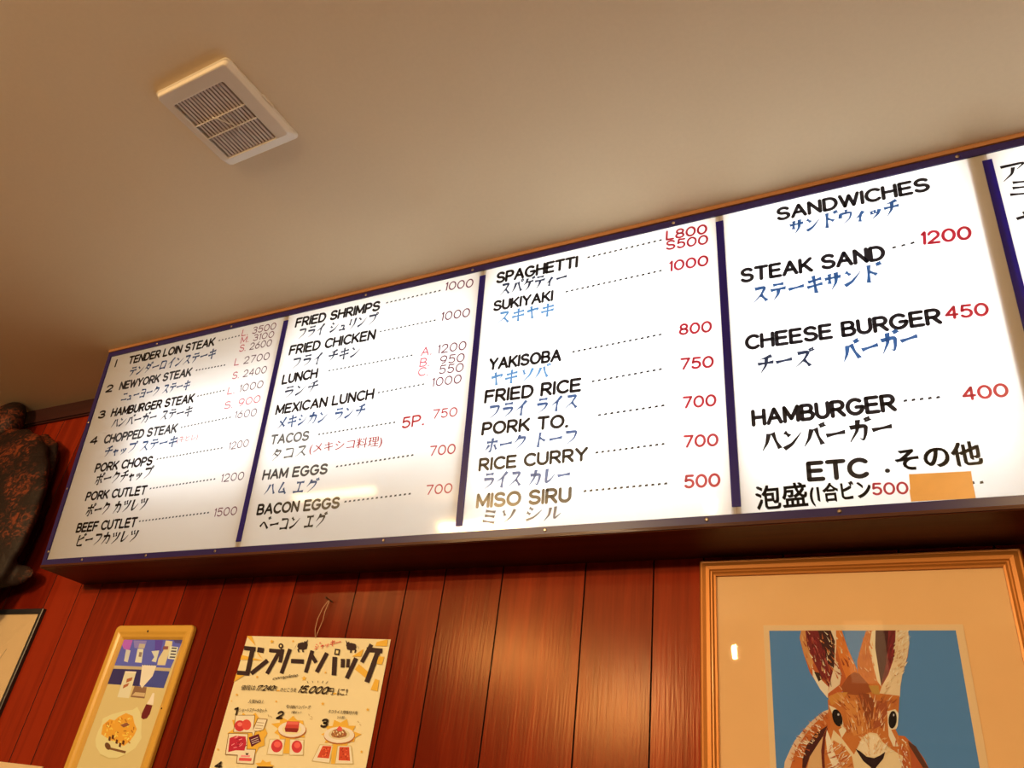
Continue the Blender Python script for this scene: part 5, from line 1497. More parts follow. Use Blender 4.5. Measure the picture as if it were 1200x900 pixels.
POSTER = '''
#printed_ray
227 154 44 -69 16 199 6 495 -315
#printed_ray
227 154 44 -77 -603 -81 -762 1009 -776
#printed_ray
227 154 44 -46 -1217 -93 -1516 425 -1221
#printed_ray
227 154 44 634 -497 748 -619 974 -738
#printed_ray
227 154 44 5302 -179 5682 -54 5709 -300 5274 -294
#printed_ray
227 154 44 4865 -389 4488 -613 4837 -608
#printed_ray
227 154 44 5683 -607 5649 -830 5464 -811 5463 -587
#printed_ray
227 154 44 4809 -822 4708 -981 5207 -1236 5245 -1059
#printed_ray
227 154 44 5515 -1229 5427 -1535 5686 -1570 5665 -1269
#printed_star
227 154 44 1128 -113 1169 -157 1234 -160 1197 -192 1228 -238 1165 -213 1119 -238 1117 -192 1056 -161 1119 -157
#printed_star
227 154 44 2020 -125 2045 -153 2086 -155 2062 -175 2082 -204 2042 -189 2014 -204 2013 -175 1975 -155 2015 -153
#printed_star
227 154 44 918 -1234 947 -1264 993 -1265 967 -1287 989 -1318 944 -1302 912 -1320 911 -1288 868 -1268 912 -1264
#printed_star
227 154 44 2828 -1201 2875 -1253 2952 -1256 2906 -1294 2942 -1348 2867 -1320 2812 -1351 2812 -1296 2742 -1260 2816 -1254
#printed_star
227 154 44 272 -1791 301 -1820 348 -1821 322 -1843 345 -1873 299 -1858 267 -1876 265 -1845 222 -1825 266 -1821
#printed_star
227 154 44 136 -2002 154 -2019 182 -2019 167 -2033 181 -2051 153 -2042 134 -2052 132 -2034 106 -2022 133 -2020
#printed_star
227 154 44 1977 -1938 2001 -1963 2041 -1964 2018 -1983 2036 -2009 1998 -1996 1971 -2012 1970 -1984 1934 -1967 1972 -1964
#printed_star
227 154 44 3786 -1923 3817 -1958 3870 -1959 3839 -1986 3862 -2023 3812 -2005 3773 -2026 3774 -1988 3726 -1965 3777 -1960
#printed_star
227 154 44 3617 -1052 3639 -1077 3677 -1079 3655 -1098 3671 -1125 3635 -1111 3608 -1126 3608 -1099 3575 -1081 3611 -1078
#printed_star
227 154 44 5456 -2025 5482 -2056 5528 -2057 5499 -2081 5518 -2114 5475 -2097 5441 -2117 5443 -2083 5403 -2062 5447 -2057
#printed_star
227 154 44 5540 -3132 5563 -3159 5604 -3159 5578 -3180 5595 -3208 5557 -3195 5527 -3212 5528 -3183 5493 -3165 5532 -3161
#printed_star
227 154 44 145 -3390 171 -3414 212 -3414 189 -3433 210 -3458 170 -3446 142 -3462 140 -3436 102 -3420 141 -3416
#poster_title
58 34 24 42 -460 555 -495 524 -362 8 -326
58 34 24 310 -385 385 -1192 586 -1218 515 -414
58 34 24 53 -1238 585 -1251 545 -1118 10 -1104
58 34 24 636 -516 924 -547 902 -392 613 -360
58 34 24 720 -1234 1257 -817 1113 -721 573 -1140
58 34 24 1151 -516 1739 -545 1711 -429 1120 -400
58 34 24 1503 -460 1233 -1152 1390 -1204 1660 -516
58 34 24 1599 -405 1650 -819 1810 -837 1760 -424
58 34 24 1917 -393 1820 -1139 1978 -1174 2076 -431
58 34 24 2180 -840 2701 -851 2666 -720 2142 -708
58 34 24 2835 -436 2789 -1094 2941 -1123 2989 -468
58 34 24 2879 -624 3121 -836 3228 -776 2987 -564
58 34 24 3434 -489 3211 -1064 3368 -1117 3591 -545
58 34 24 3759 -627 3886 -1165 4065 -1168 3941 -632
58 34 24 4093 -719 4221 -708 4213 -689 4086 -700
58 34 24 4100 -684 4162 -935 4315 -936 4255 -686
58 34 24 4313 -680 4361 -929 4491 -934 4444 -685
58 34 24 4586 -631 4402 -1221 4558 -1268 4743 -681
58 34 24 5053 -222 4835 -749 4976 -801 5195 -276
58 34 24 4995 -470 5582 -505 5563 -370 4974 -333
58 34 24 5337 -383 5148 -1310 5329 -1354 5520 -431
58 34 24 3784 -388 3988 -405 4004 -581 3807 -565
232 184 104 3846 -434 3945 -443 3949 -536 3856 -527
58 34 24 1678 -317 1681 -353 1664 -382 1630 -398 1587 -399 1542 -383 1504 -354 1481 -318 1478 -282 1495 -253 1529 -237 1572 -237 1618 -252 1655 -281
232 184 104 1619 -317 1618 -338 1603 -350 1579 -350 1555 -338 1540 -318 1541 -298 1556 -285 1580 -285 1604 -297
#bull_silhouette
58 34 24 2265 -236 2443 -196 2561 -225 2659 -292 2668 -397 2552 -427 2346 -419 2265 -333
58 34 24 2497 -225 2500 -157 2573 -186 2637 -108 2633 -215 2671 -291 2596 -330
58 34 24 2336 -390 2413 -504 2362 -505 2298 -429
58 34 24 2529 -398 2589 -503 2526 -503 2482 -408
58 34 24 2252 -255 2198 -323 2193 -420 2185 -323
#bull_silhouette
58 34 24 4532 -243 4344 -207 4251 -235 4198 -301 4251 -403 4377 -430 4563 -419 4587 -335
58 34 24 4310 -235 4268 -170 4216 -198 4111 -123 4176 -226 4186 -301 4280 -338
58 34 24 4556 -391 4551 -502 4598 -501 4613 -428
58 34 24 4381 -402 4386 -503 4445 -503 4431 -411
58 34 24 4555 -262 4643 -326 4704 -418 4655 -326
#printed_dashes
58 34 24 2996 -1361 3058 -1418 3072 -1411 3010 -1354
58 34 24 3192 -1346 3235 -1403 3251 -1399 3208 -1341
58 34 24 3408 -1338 3426 -1396 3444 -1396 3426 -1338
58 34 24 3605 -1330 3584 -1398 3602 -1404 3623 -1336
58 34 24 3788 -1338 3739 -1411 3756 -1419 3805 -1346
227 154 44 1872 -1649 2011 -1645 2024 -1681 1886 -1685
227 154 44 4089 -1663 4217 -1659 4227 -1694 4100 -1698
#meal_picture
227 154 44 3424 -2682 3333 -2783 3437 -2927 3099 -2910 3033 -3057 2792 -2968 2540 -3053 2438 -2911 2230 -2854 2339 -2735 2018 -2613 2347 -2566 2294 -2394 2634 -2490 2789 -2354 2975 -2463 3217 -2472 3279 -2589
227 154 44 2731 -2973 2937 -2962 3022 -3377 2756 -3385
168 86 30 3423 -2724 3423 -2789 3380 -2850 3299 -2904 3185 -2945 3047 -2971 2896 -2979 2745 -2968 2604 -2940 2487 -2897 2401 -2841 2356 -2777 2355 -2711 2398 -2648 2481 -2594 2598 -2552 2739 -2527 2892 -2520 3045 -2532 3184 -2561 3299 -2606 3380 -2661
242 207 138 3391 -2700 3390 -2760 3347 -2817 3267 -2867 3155 -2906 3019 -2930 2872 -2938 2724 -2928 2587 -2903 2472 -2862 2390 -2811 2347 -2752 2347 -2690 2390 -2632 2472 -2581 2588 -2542 2726 -2519 2876 -2512 3025 -2522 3160 -2549 3272 -2590 3351 -2642
230 187 112 3239 -2708 3236 -2751 3197 -2793 3127 -2827 3032 -2852 2922 -2865 2806 -2864 2697 -2849 2604 -2823 2537 -2786 2504 -2744 2506 -2700 2545 -2658 2617 -2623 2713 -2598 2825 -2586 2942 -2587 3051 -2602 3142 -2629 3207 -2666
196 60 40 2617 -2513 3086 -2500 3130 -2739 3089 -2792 2656 -2797 2594 -2722
138 36 24 2588 -2705 3113 -2688 3122 -2748 3092 -2800 2647 -2806
222 90 60 2634 -2525 3066 -2514 3057 -2592 2625 -2604
199 154 80 2109 -3028 2708 -2995 2777 -3442 2144 -3452
199 154 80 2886 -2986 3418 -2978 3539 -3395 3007 -3420
240 202 132 2139 -3043 2691 -3013 2752 -3423 2174 -3433
240 202 132 2909 -3001 3401 -2996 3510 -3376 3025 -3402
200 50 42 2680 -3233 2665 -3284 2630 -3326 2579 -3357 2516 -3372 2447 -3371 2379 -3353 2320 -3320 2273 -3275 2245 -3222 2238 -3168 2253 -3116 2288 -3073 2341 -3042 2405 -3027 2474 -3029 2542 -3048 2601 -3081 2647 -3126 2674 -3179
232 86 62 2594 -3150 2594 -3187 2568 -3218 2522 -3237 2463 -3241 2405 -3228 2358 -3201 2332 -3165 2331 -3128 2357 -3097 2404 -3078 2463 -3075 2521 -3088 2568 -3115
200 50 42 3416 -3167 3424 -3218 3411 -3265 3380 -3303 3333 -3330 3276 -3341 3212 -3337 3149 -3317 3093 -3284 3049 -3240 3022 -3189 3014 -3138 3027 -3090 3058 -3051 3105 -3024 3164 -3013 3228 -3018 3291 -3038 3347 -3072 3390 -3116
232 86 62 3333 -3130 3334 -3166 3312 -3196 3271 -3215 3219 -3218 3167 -3205 3125 -3178 3101 -3143 3101 -3106 3123 -3076 3164 -3057 3216 -3054 3268 -3068 3310 -3095
#meal_picture
227 154 44 5432 -2727 5225 -2830 5231 -2934 5004 -2946 5026 -3133 4775 -3048 4584 -3144 4481 -2987 4196 -3021 4240 -2875 3994 -2801 4240 -2710 4081 -2573 4347 -2564 4357 -2395 4603 -2460 4809 -2355 4917 -2529 5166 -2520 5104 -2664
227 154 44 4477 -3044 4670 -3033 4719 -3535 4588 -3543
168 86 30 5220 -2782 5216 -2847 5168 -2909 5081 -2963 4960 -3004 4816 -3031 4660 -3040 4503 -3030 4360 -3003 4240 -2959 4156 -2904 4113 -2841 4115 -2775 4164 -2711 4254 -2656 4378 -2614 4526 -2588 4685 -2581 4842 -2592 4984 -2620 5100 -2664 5181 -2720
242 207 138 5186 -2760 5182 -2820 5134 -2877 5049 -2928 4931 -2967 4791 -2991 4639 -3000 4487 -2991 4348 -2966 4233 -2926 4151 -2875 4111 -2816 4114 -2754 4162 -2695 4250 -2644 4371 -2605 4515 -2580 4669 -2573 4821 -2583 4958 -2609 5071 -2650 5149 -2702
216 176 112 5024 -2752 5018 -2795 4976 -2836 4902 -2871 4804 -2896 4690 -2909 4571 -2909 4460 -2895 4367 -2869 4301 -2833 4269 -2791 4275 -2747 4317 -2705 4392 -2670 4493 -2645 4608 -2632 4727 -2633 4838 -2648 4929 -2674 4993 -2710
154 90 42 4361 -2794 4394 -2676 4550 -2626 4778 -2636 4920 -2741 4914 -2815 4678 -2869 4450 -2860
216 74 52 4522 -2628 4595 -2549 4700 -2598 4735 -2680 4568 -2688
200 122 58 4593 -2784 4580 -2765 4591 -2739 4616 -2732 4629 -2751 4618 -2777
200 122 58 4504 -2814 4511 -2795 4545 -2784 4572 -2791 4566 -2810 4532 -2821
230 194 122 4707 -2775 4679 -2770 4654 -2745 4657 -2726 4685 -2731 4710 -2755
230 194 122 4631 -2742 4633 -2722 4662 -2706 4690 -2710 4688 -2730 4659 -2746
200 122 58 4494 -2786 4467 -2778 4445 -2752 4452 -2733 4479 -2741 4500 -2767
176 58 40 4854 -2762 4832 -2772 4793 -2765 4775 -2748 4797 -2738 4837 -2745
200 122 58 4609 -2800 4592 -2815 4553 -2815 4530 -2801 4547 -2787 4586 -2786
230 194 122 4801 -2737 4773 -2734 4746 -2710 4746 -2691 4774 -2694 4801 -2717
200 122 58 4502 -2729 4474 -2728 4443 -2706 4440 -2686 4468 -2687 4499 -2709
230 194 122 4437 -2746 4412 -2735 4399 -2706 4411 -2690 4436 -2701 4449 -2729
106 42 24 4653 -2841 4627 -2845 4590 -2830 4580 -2811 4606 -2806 4642 -2821
200 122 58 4778 -2800 4762 -2782 4768 -2755 4791 -2745 4807 -2763 4801 -2790
230 194 122 4564 -2725 4536 -2720 4511 -2695 4514 -2676 4542 -2681 4567 -2706
230 194 122 4614 -2815 4588 -2803 4575 -2775 4586 -2759 4612 -2770 4625 -2798
230 194 122 4748 -2729 4726 -2715 4719 -2686 4735 -2671 4758 -2685 4764 -2714
200 122 58 4486 -2842 4466 -2854 4426 -2850 4406 -2834 4426 -2822 4466 -2826
199 154 80 4029 -3069 4522 -3062 4541 -3534 3881 -3521
199 154 80 4680 -3065 5160 -3038 5366 -3500 4719 -3535
240 202 132 4058 -3088 4499 -3080 4513 -3516 3909 -3503
240 202 132 4706 -3080 5143 -3055 5334 -3482 4742 -3517
200 64 30 4154 -3103 4475 -3093 4475 -3410 4052 -3412
200 64 30 4756 -3097 5094 -3078 5226 -3426 4823 -3436
168 44 22 4325 -3314 4313 -3332 4280 -3334 4258 -3318 4269 -3300 4303 -3298
224 96 46 5051 -3263 5040 -3281 5008 -3283 4986 -3267 4998 -3249 5030 -3247
224 96 46 4311 -3187 4299 -3205 4266 -3207 4244 -3191 4255 -3172 4288 -3171
168 44 22 4977 -3271 4966 -3289 4934 -3291 4912 -3275 4924 -3257 4956 -3255
224 96 46 4363 -3314 4352 -3332 4319 -3334 4297 -3318 4308 -3300 4341 -3298
168 44 22 5135 -3382 5124 -3400 5091 -3402 5070 -3386 5082 -3368 5114 -3366
224 96 46 4217 -3182 4205 -3200 4172 -3202 4150 -3186 4161 -3167 4195 -3166
168 44 22 5072 -3290 5060 -3308 5028 -3310 5007 -3294 5018 -3276 5051 -3274
168 44 22 4377 -3342 4366 -3360 4333 -3362 4311 -3346 4322 -3328 4355 -3326
168 44 22 4939 -3206 4927 -3224 4895 -3226 4873 -3210 4885 -3192 4917 -3190
224 96 46 4353 -3340 4342 -3358 4309 -3360 4287 -3344 4298 -3326 4332 -3324
168 44 22 4884 -3166 4873 -3184 4840 -3186 4818 -3170 4830 -3152 4863 -3150
224 96 46 4274 -3361 4262 -3380 4229 -3382 4207 -3365 4218 -3347 4252 -3345
224 96 46 4931 -3132 4920 -3151 4887 -3153 4865 -3136 4877 -3118 4910 -3116
224 96 46 4357 -3233 4346 -3252 4312 -3254 4290 -3237 4302 -3219 4335 -3217
168 44 22 4915 -3127 4903 -3145 4871 -3147 4849 -3131 4861 -3112 4893 -3111
168 44 22 4403 -3271 4392 -3289 4358 -3291 4336 -3275 4348 -3257 4381 -3255
224 96 46 5057 -3283 5046 -3301 5013 -3303 4992 -3287 5003 -3268 5036 -3266
224 96 46 4408 -3173 4397 -3192 4364 -3194 4342 -3177 4353 -3159 4386 -3157
168 44 22 5088 -3328 5077 -3346 5044 -3348 5023 -3332 5035 -3314 5067 -3312
224 96 46 4293 -3179 4281 -3198 4248 -3200 4226 -3183 4237 -3165 4271 -3163
224 96 46 5057 -3159 5046 -3177 5013 -3179 4992 -3163 5003 -3144 5036 -3143
168 44 22 4344 -3157 4332 -3175 4299 -3177 4277 -3161 4288 -3142 4321 -3140
168 44 22 4926 -3348 4915 -3366 4882 -3368 4861 -3352 4872 -3334 4905 -3332
224 96 46 4237 -3173 4226 -3192 4192 -3194 4170 -3177 4181 -3159 4215 -3157
168 44 22 5055 -3137 5044 -3155 5011 -3157 4990 -3141 5002 -3122 5034 -3120
168 44 22 4275 -3193 4264 -3211 4231 -3213 4208 -3197 4220 -3179 4253 -3177
224 96 46 5148 -3310 5136 -3328 5104 -3330 5083 -3314 5094 -3296 5127 -3294
#meal_picture
227 154 44 1975 -2883 1901 -3033 1981 -3215 1771 -3281 1715 -3467 1413 -3333 1230 -3415 1015 -3346 781 -3274 743 -3085 361 -2966 593 -2806 401 -2578 728 -2558 764 -2349 1080 -2488 1275 -2329 1491 -2487 1751 -2544 1817 -2737
138 90 36 480 -2428 1294 -2393 1416 -2903 587 -2928
138 90 36 400 -2951 1219 -2922 1389 -3541 514 -3561
138 90 36 960 -3360 1689 -3330 1749 -3742 1059 -3758
138 90 36 1417 -2478 1826 -2486 1795 -2805 1487 -2873 1457 -3041 1328 -2872
240 202 132 513 -2444 1270 -2412 1383 -2883 612 -2909
240 202 132 435 -2971 1197 -2945 1356 -3522 543 -3537
240 202 132 994 -3380 1667 -3353 1717 -3724 1083 -3740
240 202 132 1450 -2499 1802 -2505 1764 -2789 1461 -2857 1444 -3007 1362 -2879
138 90 36 1447 -2608 1734 -2612 1731 -2599 1444 -2595
138 90 36 1440 -2688 1726 -2692 1723 -2679 1436 -2675
138 90 36 1432 -2768 1719 -2772 1715 -2759 1429 -2755
138 90 36 1425 -2848 1711 -2851 1708 -2838 1422 -2835
200 50 42 1012 -2764 992 -2820 941 -2863 867 -2885 781 -2884 695 -2859 623 -2815 576 -2758 561 -2696 580 -2639 632 -2596 707 -2574 794 -2575 880 -2601 951 -2645 998 -2703
216 67 46 1238 -2678 1246 -2735 1224 -2785 1176 -2820 1108 -2835 1031 -2827 956 -2798 895 -2752 858 -2696 849 -2638 871 -2587 920 -2552 989 -2537 1067 -2545 1141 -2575 1202 -2621
236 106 76 872 -2681 867 -2718 825 -2743 762 -2746 701 -2726 667 -2691 672 -2654 714 -2629 777 -2626 838 -2646
184 36 42 512 -3092 740 -3013 1141 -3014 1246 -3183 1250 -3399 904 -3411 610 -3481
138 24 32 1049 -3255 1118 -3183 1090 -3169 1021 -3242
138 24 32 814 -3122 937 -3089 920 -3069 797 -3102
138 24 32 1202 -3304 1303 -3251 1281 -3234 1179 -3286
138 24 32 883 -3304 1008 -3274 992 -3254 867 -3283
236 122 104 804 -3082 868 -3006 838 -2993 775 -3069
236 122 104 1060 -3287 1116 -3209 1086 -3197 1030 -3275
236 122 104 685 -3296 784 -3241 760 -3223 661 -3278
226 84 74 1000 -3270 1060 -3193 1030 -3181 971 -3257
236 122 104 728 -3094 819 -3033 793 -3016 703 -3078
236 122 104 1013 -3307 1102 -3246 1077 -3230 988 -3291
236 122 104 789 -3359 915 -3331 900 -3310 773 -3339
236 122 104 868 -3222 995 -3193 979 -3173 853 -3201
138 24 32 877 -3222 1000 -3190 984 -3169 860 -3202
236 122 104 920 -3132 1038 -3095 1020 -3075 901 -3113
90 20 32 1276 -3033 1635 -2914 1810 -3109 1490 -3286
230 184 144 1396 -3103 1651 -3011 1639 -2999 1384 -3091
230 184 144 1441 -3152 1695 -3060 1684 -3049 1429 -3141
230 184 144 1485 -3202 1739 -3110 1728 -3098 1474 -3190
216 74 58 1122 -3601 1618 -3582 1626 -3666 1131 -3685
232 130 106 1173 -3524 1528 -3511 1523 -3563 1175 -3576
58 34 24 1314 -3447 1385 -3469 1439 -3444 1439 -3508 1353 -3513
#meal_picture
227 154 44 2561 -3730 2452 -3788 2481 -3867 2301 -3866 2172 -3919 2060 -3859 1933 -3833 1948 -3771 1810 -3704 2001 -3678 2046 -3595 2211 -3656 2372 -3620 2391 -3697
58 34 24 1901 -3783 2510 -3750 2554 -4067 1929 -4092
#printed_sparks
168 116 44 1793 -2366 1861 -2430 1873 -2424 1805 -2360
168 116 44 1901 -2398 1982 -2448 1991 -2440 1910 -2390
168 116 44 3358 -2277 3394 -2332 3407 -2329 3371 -2274
168 116 44 3469 -2340 3544 -2388 3553 -2381 3478 -2332
168 116 44 5194 -2390 5246 -2438 5257 -2432 5205 -2385
168 116 44 5284 -2470 5349 -2509 5357 -2501 5291 -2463
168 116 44 3452 -2420 3560 -2424 3558 -2413 3451 -2409
'''
# rabbit painting in the gold frame
fx0, fx1, fz1, fz0 = 2.464, 3.169, H-.925, H-1.90
pic = empty('rabbit_picture', ((fx0+fx1)/2, 0, fz0), 'gold-framed painting of a brown rabbit on blue hanging under the menu sign', 'picture')
frame_mesh(fx0, fx1, fz0, fz1, [(0, .001), (0, .016), (.004, .022), (.008, .0215), (.018, .026), (.026, .024), (.029, .0205), (.032, .021), (.036, .017), (.0405, .0155), (.0405, .001)]).build('frame', M['gold'], pic)
panel_box(fx0+.036, fx1-.036, fz0+.036, fz1-.036, .0015, .009).build('mount_board', M['matb'], pic)
panel_box(2.6145, 3.0320, H-1.668, H-1.0885, .0095, .0105).build('print_border', M['border'], pic)
mb = MB(); ax0, ax1, az1, az0 = 2.6275, 3.0165, H-1.1015, H-1.655
mb.poly([(ax0, -.0108, az0), (ax1, -.0108, az0), (ax1, -.0108, az1), (ax0, -.0108, az1)], pig((79, 112, 131)))
lim = (int((ax0-fx0)*1e4), int((ax1-fx0)*1e4), int((az0-fz1)*1e4), int((az1-fz1)*1e4))
art(mb, clip_rect(RABBIT, *lim), fx0, fz1, .0110)
art(mb, clip_rect(FUR, *lim), fx0, fz1, .0127, .000002)
mb.build('painting', M['print'], pic, recalc=False)
panel_box(fx0+.037, fx1-.037, fz0+.037, fz1-.037, .0138, .0152).build('glass', M['glass'], pic)

# tall yellow plastic frame with a food photograph
yx0, yx1, yz1, yz0 = .3165, .7140, H-1.0795, H-1.70
yf = empty('yellow_photo_frame', ((yx0+yx1)/2, 0, yz0), 'yellow plastic frame with rounded corners holding a photo of tacos on a plate', 'picture')
frame_mesh(yx0, yx1, yz0, yz1, [(.004, .001), (0, .004), (0, .015), (.003, .019), (.022, .020), (.026, .0185), (.032, .0155), (.040, .0135), (.048, .0065), (.048, .001)], .018).build('frame', M['yellow'], yf)
mb = MB(); px0, px1, pz1, pz0 = yx0+.046, yx1-.046, yz1-.046, yz0+.046
mb.poly([(px0, -.0052, pz0), (px1, -.0052, pz0), (px1, -.0052, pz1), (px0, -.0052, pz1)], pig((207, 164, 90)))
art(mb, clip_rect(PHOTO, int((px0-.329)*1e4), int((px1-.329)*1e4), int((pz0-H+1.081)*1e4), int((pz1-H+1.081)*1e4)), .329, H-1.081, .0054, .000006)
mb.build('photograph', M['photo'], yf, recalc=False)
for nm, x, z in (('hanging_hole', .4925, -1.1015), ('hanging_hole', .690, -1.352)):
    mb = MB(); mb.tube([(x, -.0188, H+z), (x, -.0203, H+z)], .0042 if nm and x < .6 else .003, 10); mb.build(nm, M['hole'], yf)

# poster
pw, ph, prz = .5775, .80, R(-.95)
pst = empty('set_menu_poster', (.958+pw/2, 0, H-1.1175-ph), 'cream meat pack poster with big black Japanese title and orange rays hanging by a string', 'poster')
def pp(x, z, y): return (x, -y, z)
mb = MB(); nx, nz = 10, 14
def pcurl(s, t): return .003 + .0035*(t**4) + .004*max(0, s-.8)**2*25*.2
c4 = {(0, 0): (.958, -1.1129), (1, 0): (1.5351, -1.1226)}
def psheet(s, t):
    return (.958+s*.5775+.003*t, -(.0024+.002*math.sin(2.2*s)*t), H-1.1129-.0097*s-ph*t)
vs = [psheet(i/nx, j/nz) for j in range(nz+1) for i in range(nx+1)]
vs2 = [(x, y+.0006, z) for x, y, z in vs]
fs = [(j*(nx+1)+i, j*(nx+1)+i+1, (j+1)*(nx+1)+i+1, (j+1)*(nx+1)+i) for j in range(nz) for i in range(nx)]
K = len(vs); rim = [i for i in range(nx+1)]+[j*(nx+1)+nx for j in range(1, nz+1)]+[nz*(nx+1)+i for i in range(nx-1, -1, -1)]+[j*(nx+1) for j in range(nz-1, 0, -1)]
mb.add(vs+vs2, fs+[tuple(i+K for i in f)[::-1] for f in fs]+[(a, b, b+K, a+K) for a, b in zip(rim, rim[1:]+rim[:1])])
mb.c = [pig((240, 186, 116))]*len(mb.v)
mb.build('paper_sheet', M['poster'], pst)
for sec in POSTER.strip().split('#')[1:]:
    nm, data = sec.split('\n', 1); mb = MB(); data = clip_rect(data, 12, 5772, -6200, -5)
    if not data: continue
    art(mb, data, .958, H-1.1130, .0050, .000005)
    for i, p in enumerate(mb.v): mb.v[i] = (p[0], p[1], min(p[2], H-1.1135-.0097*(p[0]-.958)/.5775))
    mb.build(nm, M['poster'], pst, recalc=False)
PTX = [
('complete', 'i', 1.1209, -1.2517, 0.0985, 0.0121, 7.3),
('値段は', 'k', 0.9995, -1.2827, 0.0594, 0.016, 0.8),
('17,240', 'n', 1.0616, -1.2823, 0.072, 0.0167, 1.0),
('円', 'k', 1.1336, -1.281, 0.0139, 0.0129, 1.7),
('のところを', 'k', 1.1634, -1.2824, 0.0628, 0.0118, 0.9),
('15,000', 'n', 1.2299, -1.2835, 0.1126, 0.0224, -0.5),
('円', 'k', 1.344, -1.2853, 0.0247, 0.0194, -0.2),
('に!', 'k', 1.3854, -1.2866, 0.0353, 0.0192, 3.3),
('ジャッキー', 's', 1.2598, -1.1562, 0.0968, 0.018, 9.9),
('人気NO.1', 'k', 1.045, -1.3203, 0.0605, 0.0119, 1.2),
('ショートステーキセット', 'k', 1.0189, -1.347, 0.1115, 0.0118, 1.4),
('1', 'b', 0.9956, -1.358, 0.0163, 0.0247, 2.4),
('牛100%ハンバーグ', 'k', 1.2027, -1.3298, 0.0943, 0.0115, 0.9),
('2個セット', 'k', 1.2286, -1.3424, 0.0405, 0.0079, 0.5),
('2', 'b', 1.1742, -1.361, 0.0256, 0.0238, 2.5),
('タコライス用味付け肉', 'k', 1.3667, -1.3363, 0.1058, 0.0102, 0.1),
('2人前', 'k', 1.404, -1.3492, 0.0261, 0.0076, 0.7),
('3', 'b', 1.3489, -1.3762, 0.0262, 0.0245, 2.8),
('4', 'b', 0.9814, -1.5101, 0.0291, 0.0214, 3.9)
]
for t, k, x, z, wd, ht, rot in PTX:
    if k == 's':
        vs, fs = write(t, wd, ht, ht*.16)[0]; vs = [(a/wd, b/ht) for a, b in vs]
    elif k in 'nb':
        tt = t.replace(',', '.'); vs, fs = write(tt, wd, ht, ht*(.24 if k == 'b' else .2))[0]; vs = [(a/wd+.12*b/ht, b/ht) for a, b in vs]
    else: vs, fs, _ = font_shape(t, .008, .45 if k == 'i' else 0)
    c, s_ = math.cos(R(rot)), math.sin(R(rot)); mb = MB()
    mb.add([(x+a*wd*c-b*ht*s_, -.0068, H+z+a*wd*s_+b*ht*c) for a, b in vs], fs)
    mb.build('poster_number' if k == 'b' else 'poster_lettering', M['red_ink' if k == 's' else 'white_ink'], pst, recalc=False)
mb = MB()
mb.tube([(1.2475, -.0035, H-1.1195), (1.2405, -.006, H-1.092), (1.2440, -.010, H-1.062), (1.2575, -.014, H-1.028), (1.2705, -.013, H-1.0065), (1.2745, -.012, H-1.0035),
         (1.2745, -.013, H-1.012), (1.2680, -.012, H-1.040), (1.2650, -.008, H-1.066), (1.2560, -.006, H-1.094), (1.2485, -.0035, H-1.1195)], .0011, 6)
mb.build('hanging_string', M['string'], pst, smooth=True)
mb = MB(); mb.tube([(1.2800, .002, H-1.0062), (1.2720, -.018, H-1.0000), (1.2700, -.023, H-.9985), (1.2698, -.0235, H-.9983), (1.2690, -.0255, H-.9977)], [.0019, .0019, .0019, .0040, .0036], 8)
tag(mb.build('nail', M['nail']), 'dark bent nail in the plank wall holding the poster string', 'nail')

# black framed picture at the left
bx0, bx1, bz1, bz0 = -.70, -.1670, H-1.0090, H-1.70
bf = empty('black_framed_print', ((bx0+bx1)/2, 0, bz0), 'black thin-framed cream print cut off by the left edge of the photo', 'picture')
frame_mesh(bx0, bx1, bz0, bz1, [(0, .001), (0, .014), (.003, .016), (.018, .015), (.0205, .012), (.0205, .001)]).build('frame', M['blackf'], bf)
panel_box(bx0+.018, bx1-.018, bz0+.018, bz1-.018, .0015, .008).build('print', M['paper'], bf)
mb = MB()
for pts, wd in (([(-.475, -1.115), (-.440, -1.135), (-.405, -1.150)], .0035), ([(-.300, -1.165), (-.325, -1.22), (-.37, -1.30), (-.40, -1.36)], .0016), ([(-.60, -1.10), (-.50, -1.20), (-.47, -1.40)], .0025)):
    v, f = brush([Vector(p) for p in pts], True, wd); mb.add([(p.x, -.0084, H+p.y) for p in v], f)
mb.build('drawn_lines', M['hole'], bf, recalc=False)
panel_box(bx0+.019, bx1-.019, bz0+.019, bz1-.019, .0095, .0108).build('glass', M['glass'], bf)

# pale notice below it, only its top edge is in view
tag(panel_box(-.095, .190, H-1.99, H-1.5565, .0005, .006).build('notice_sheet', M['paper'], None), 'cream notice sheet on the plank wall peeking in at the bottom left corner', 'notice')

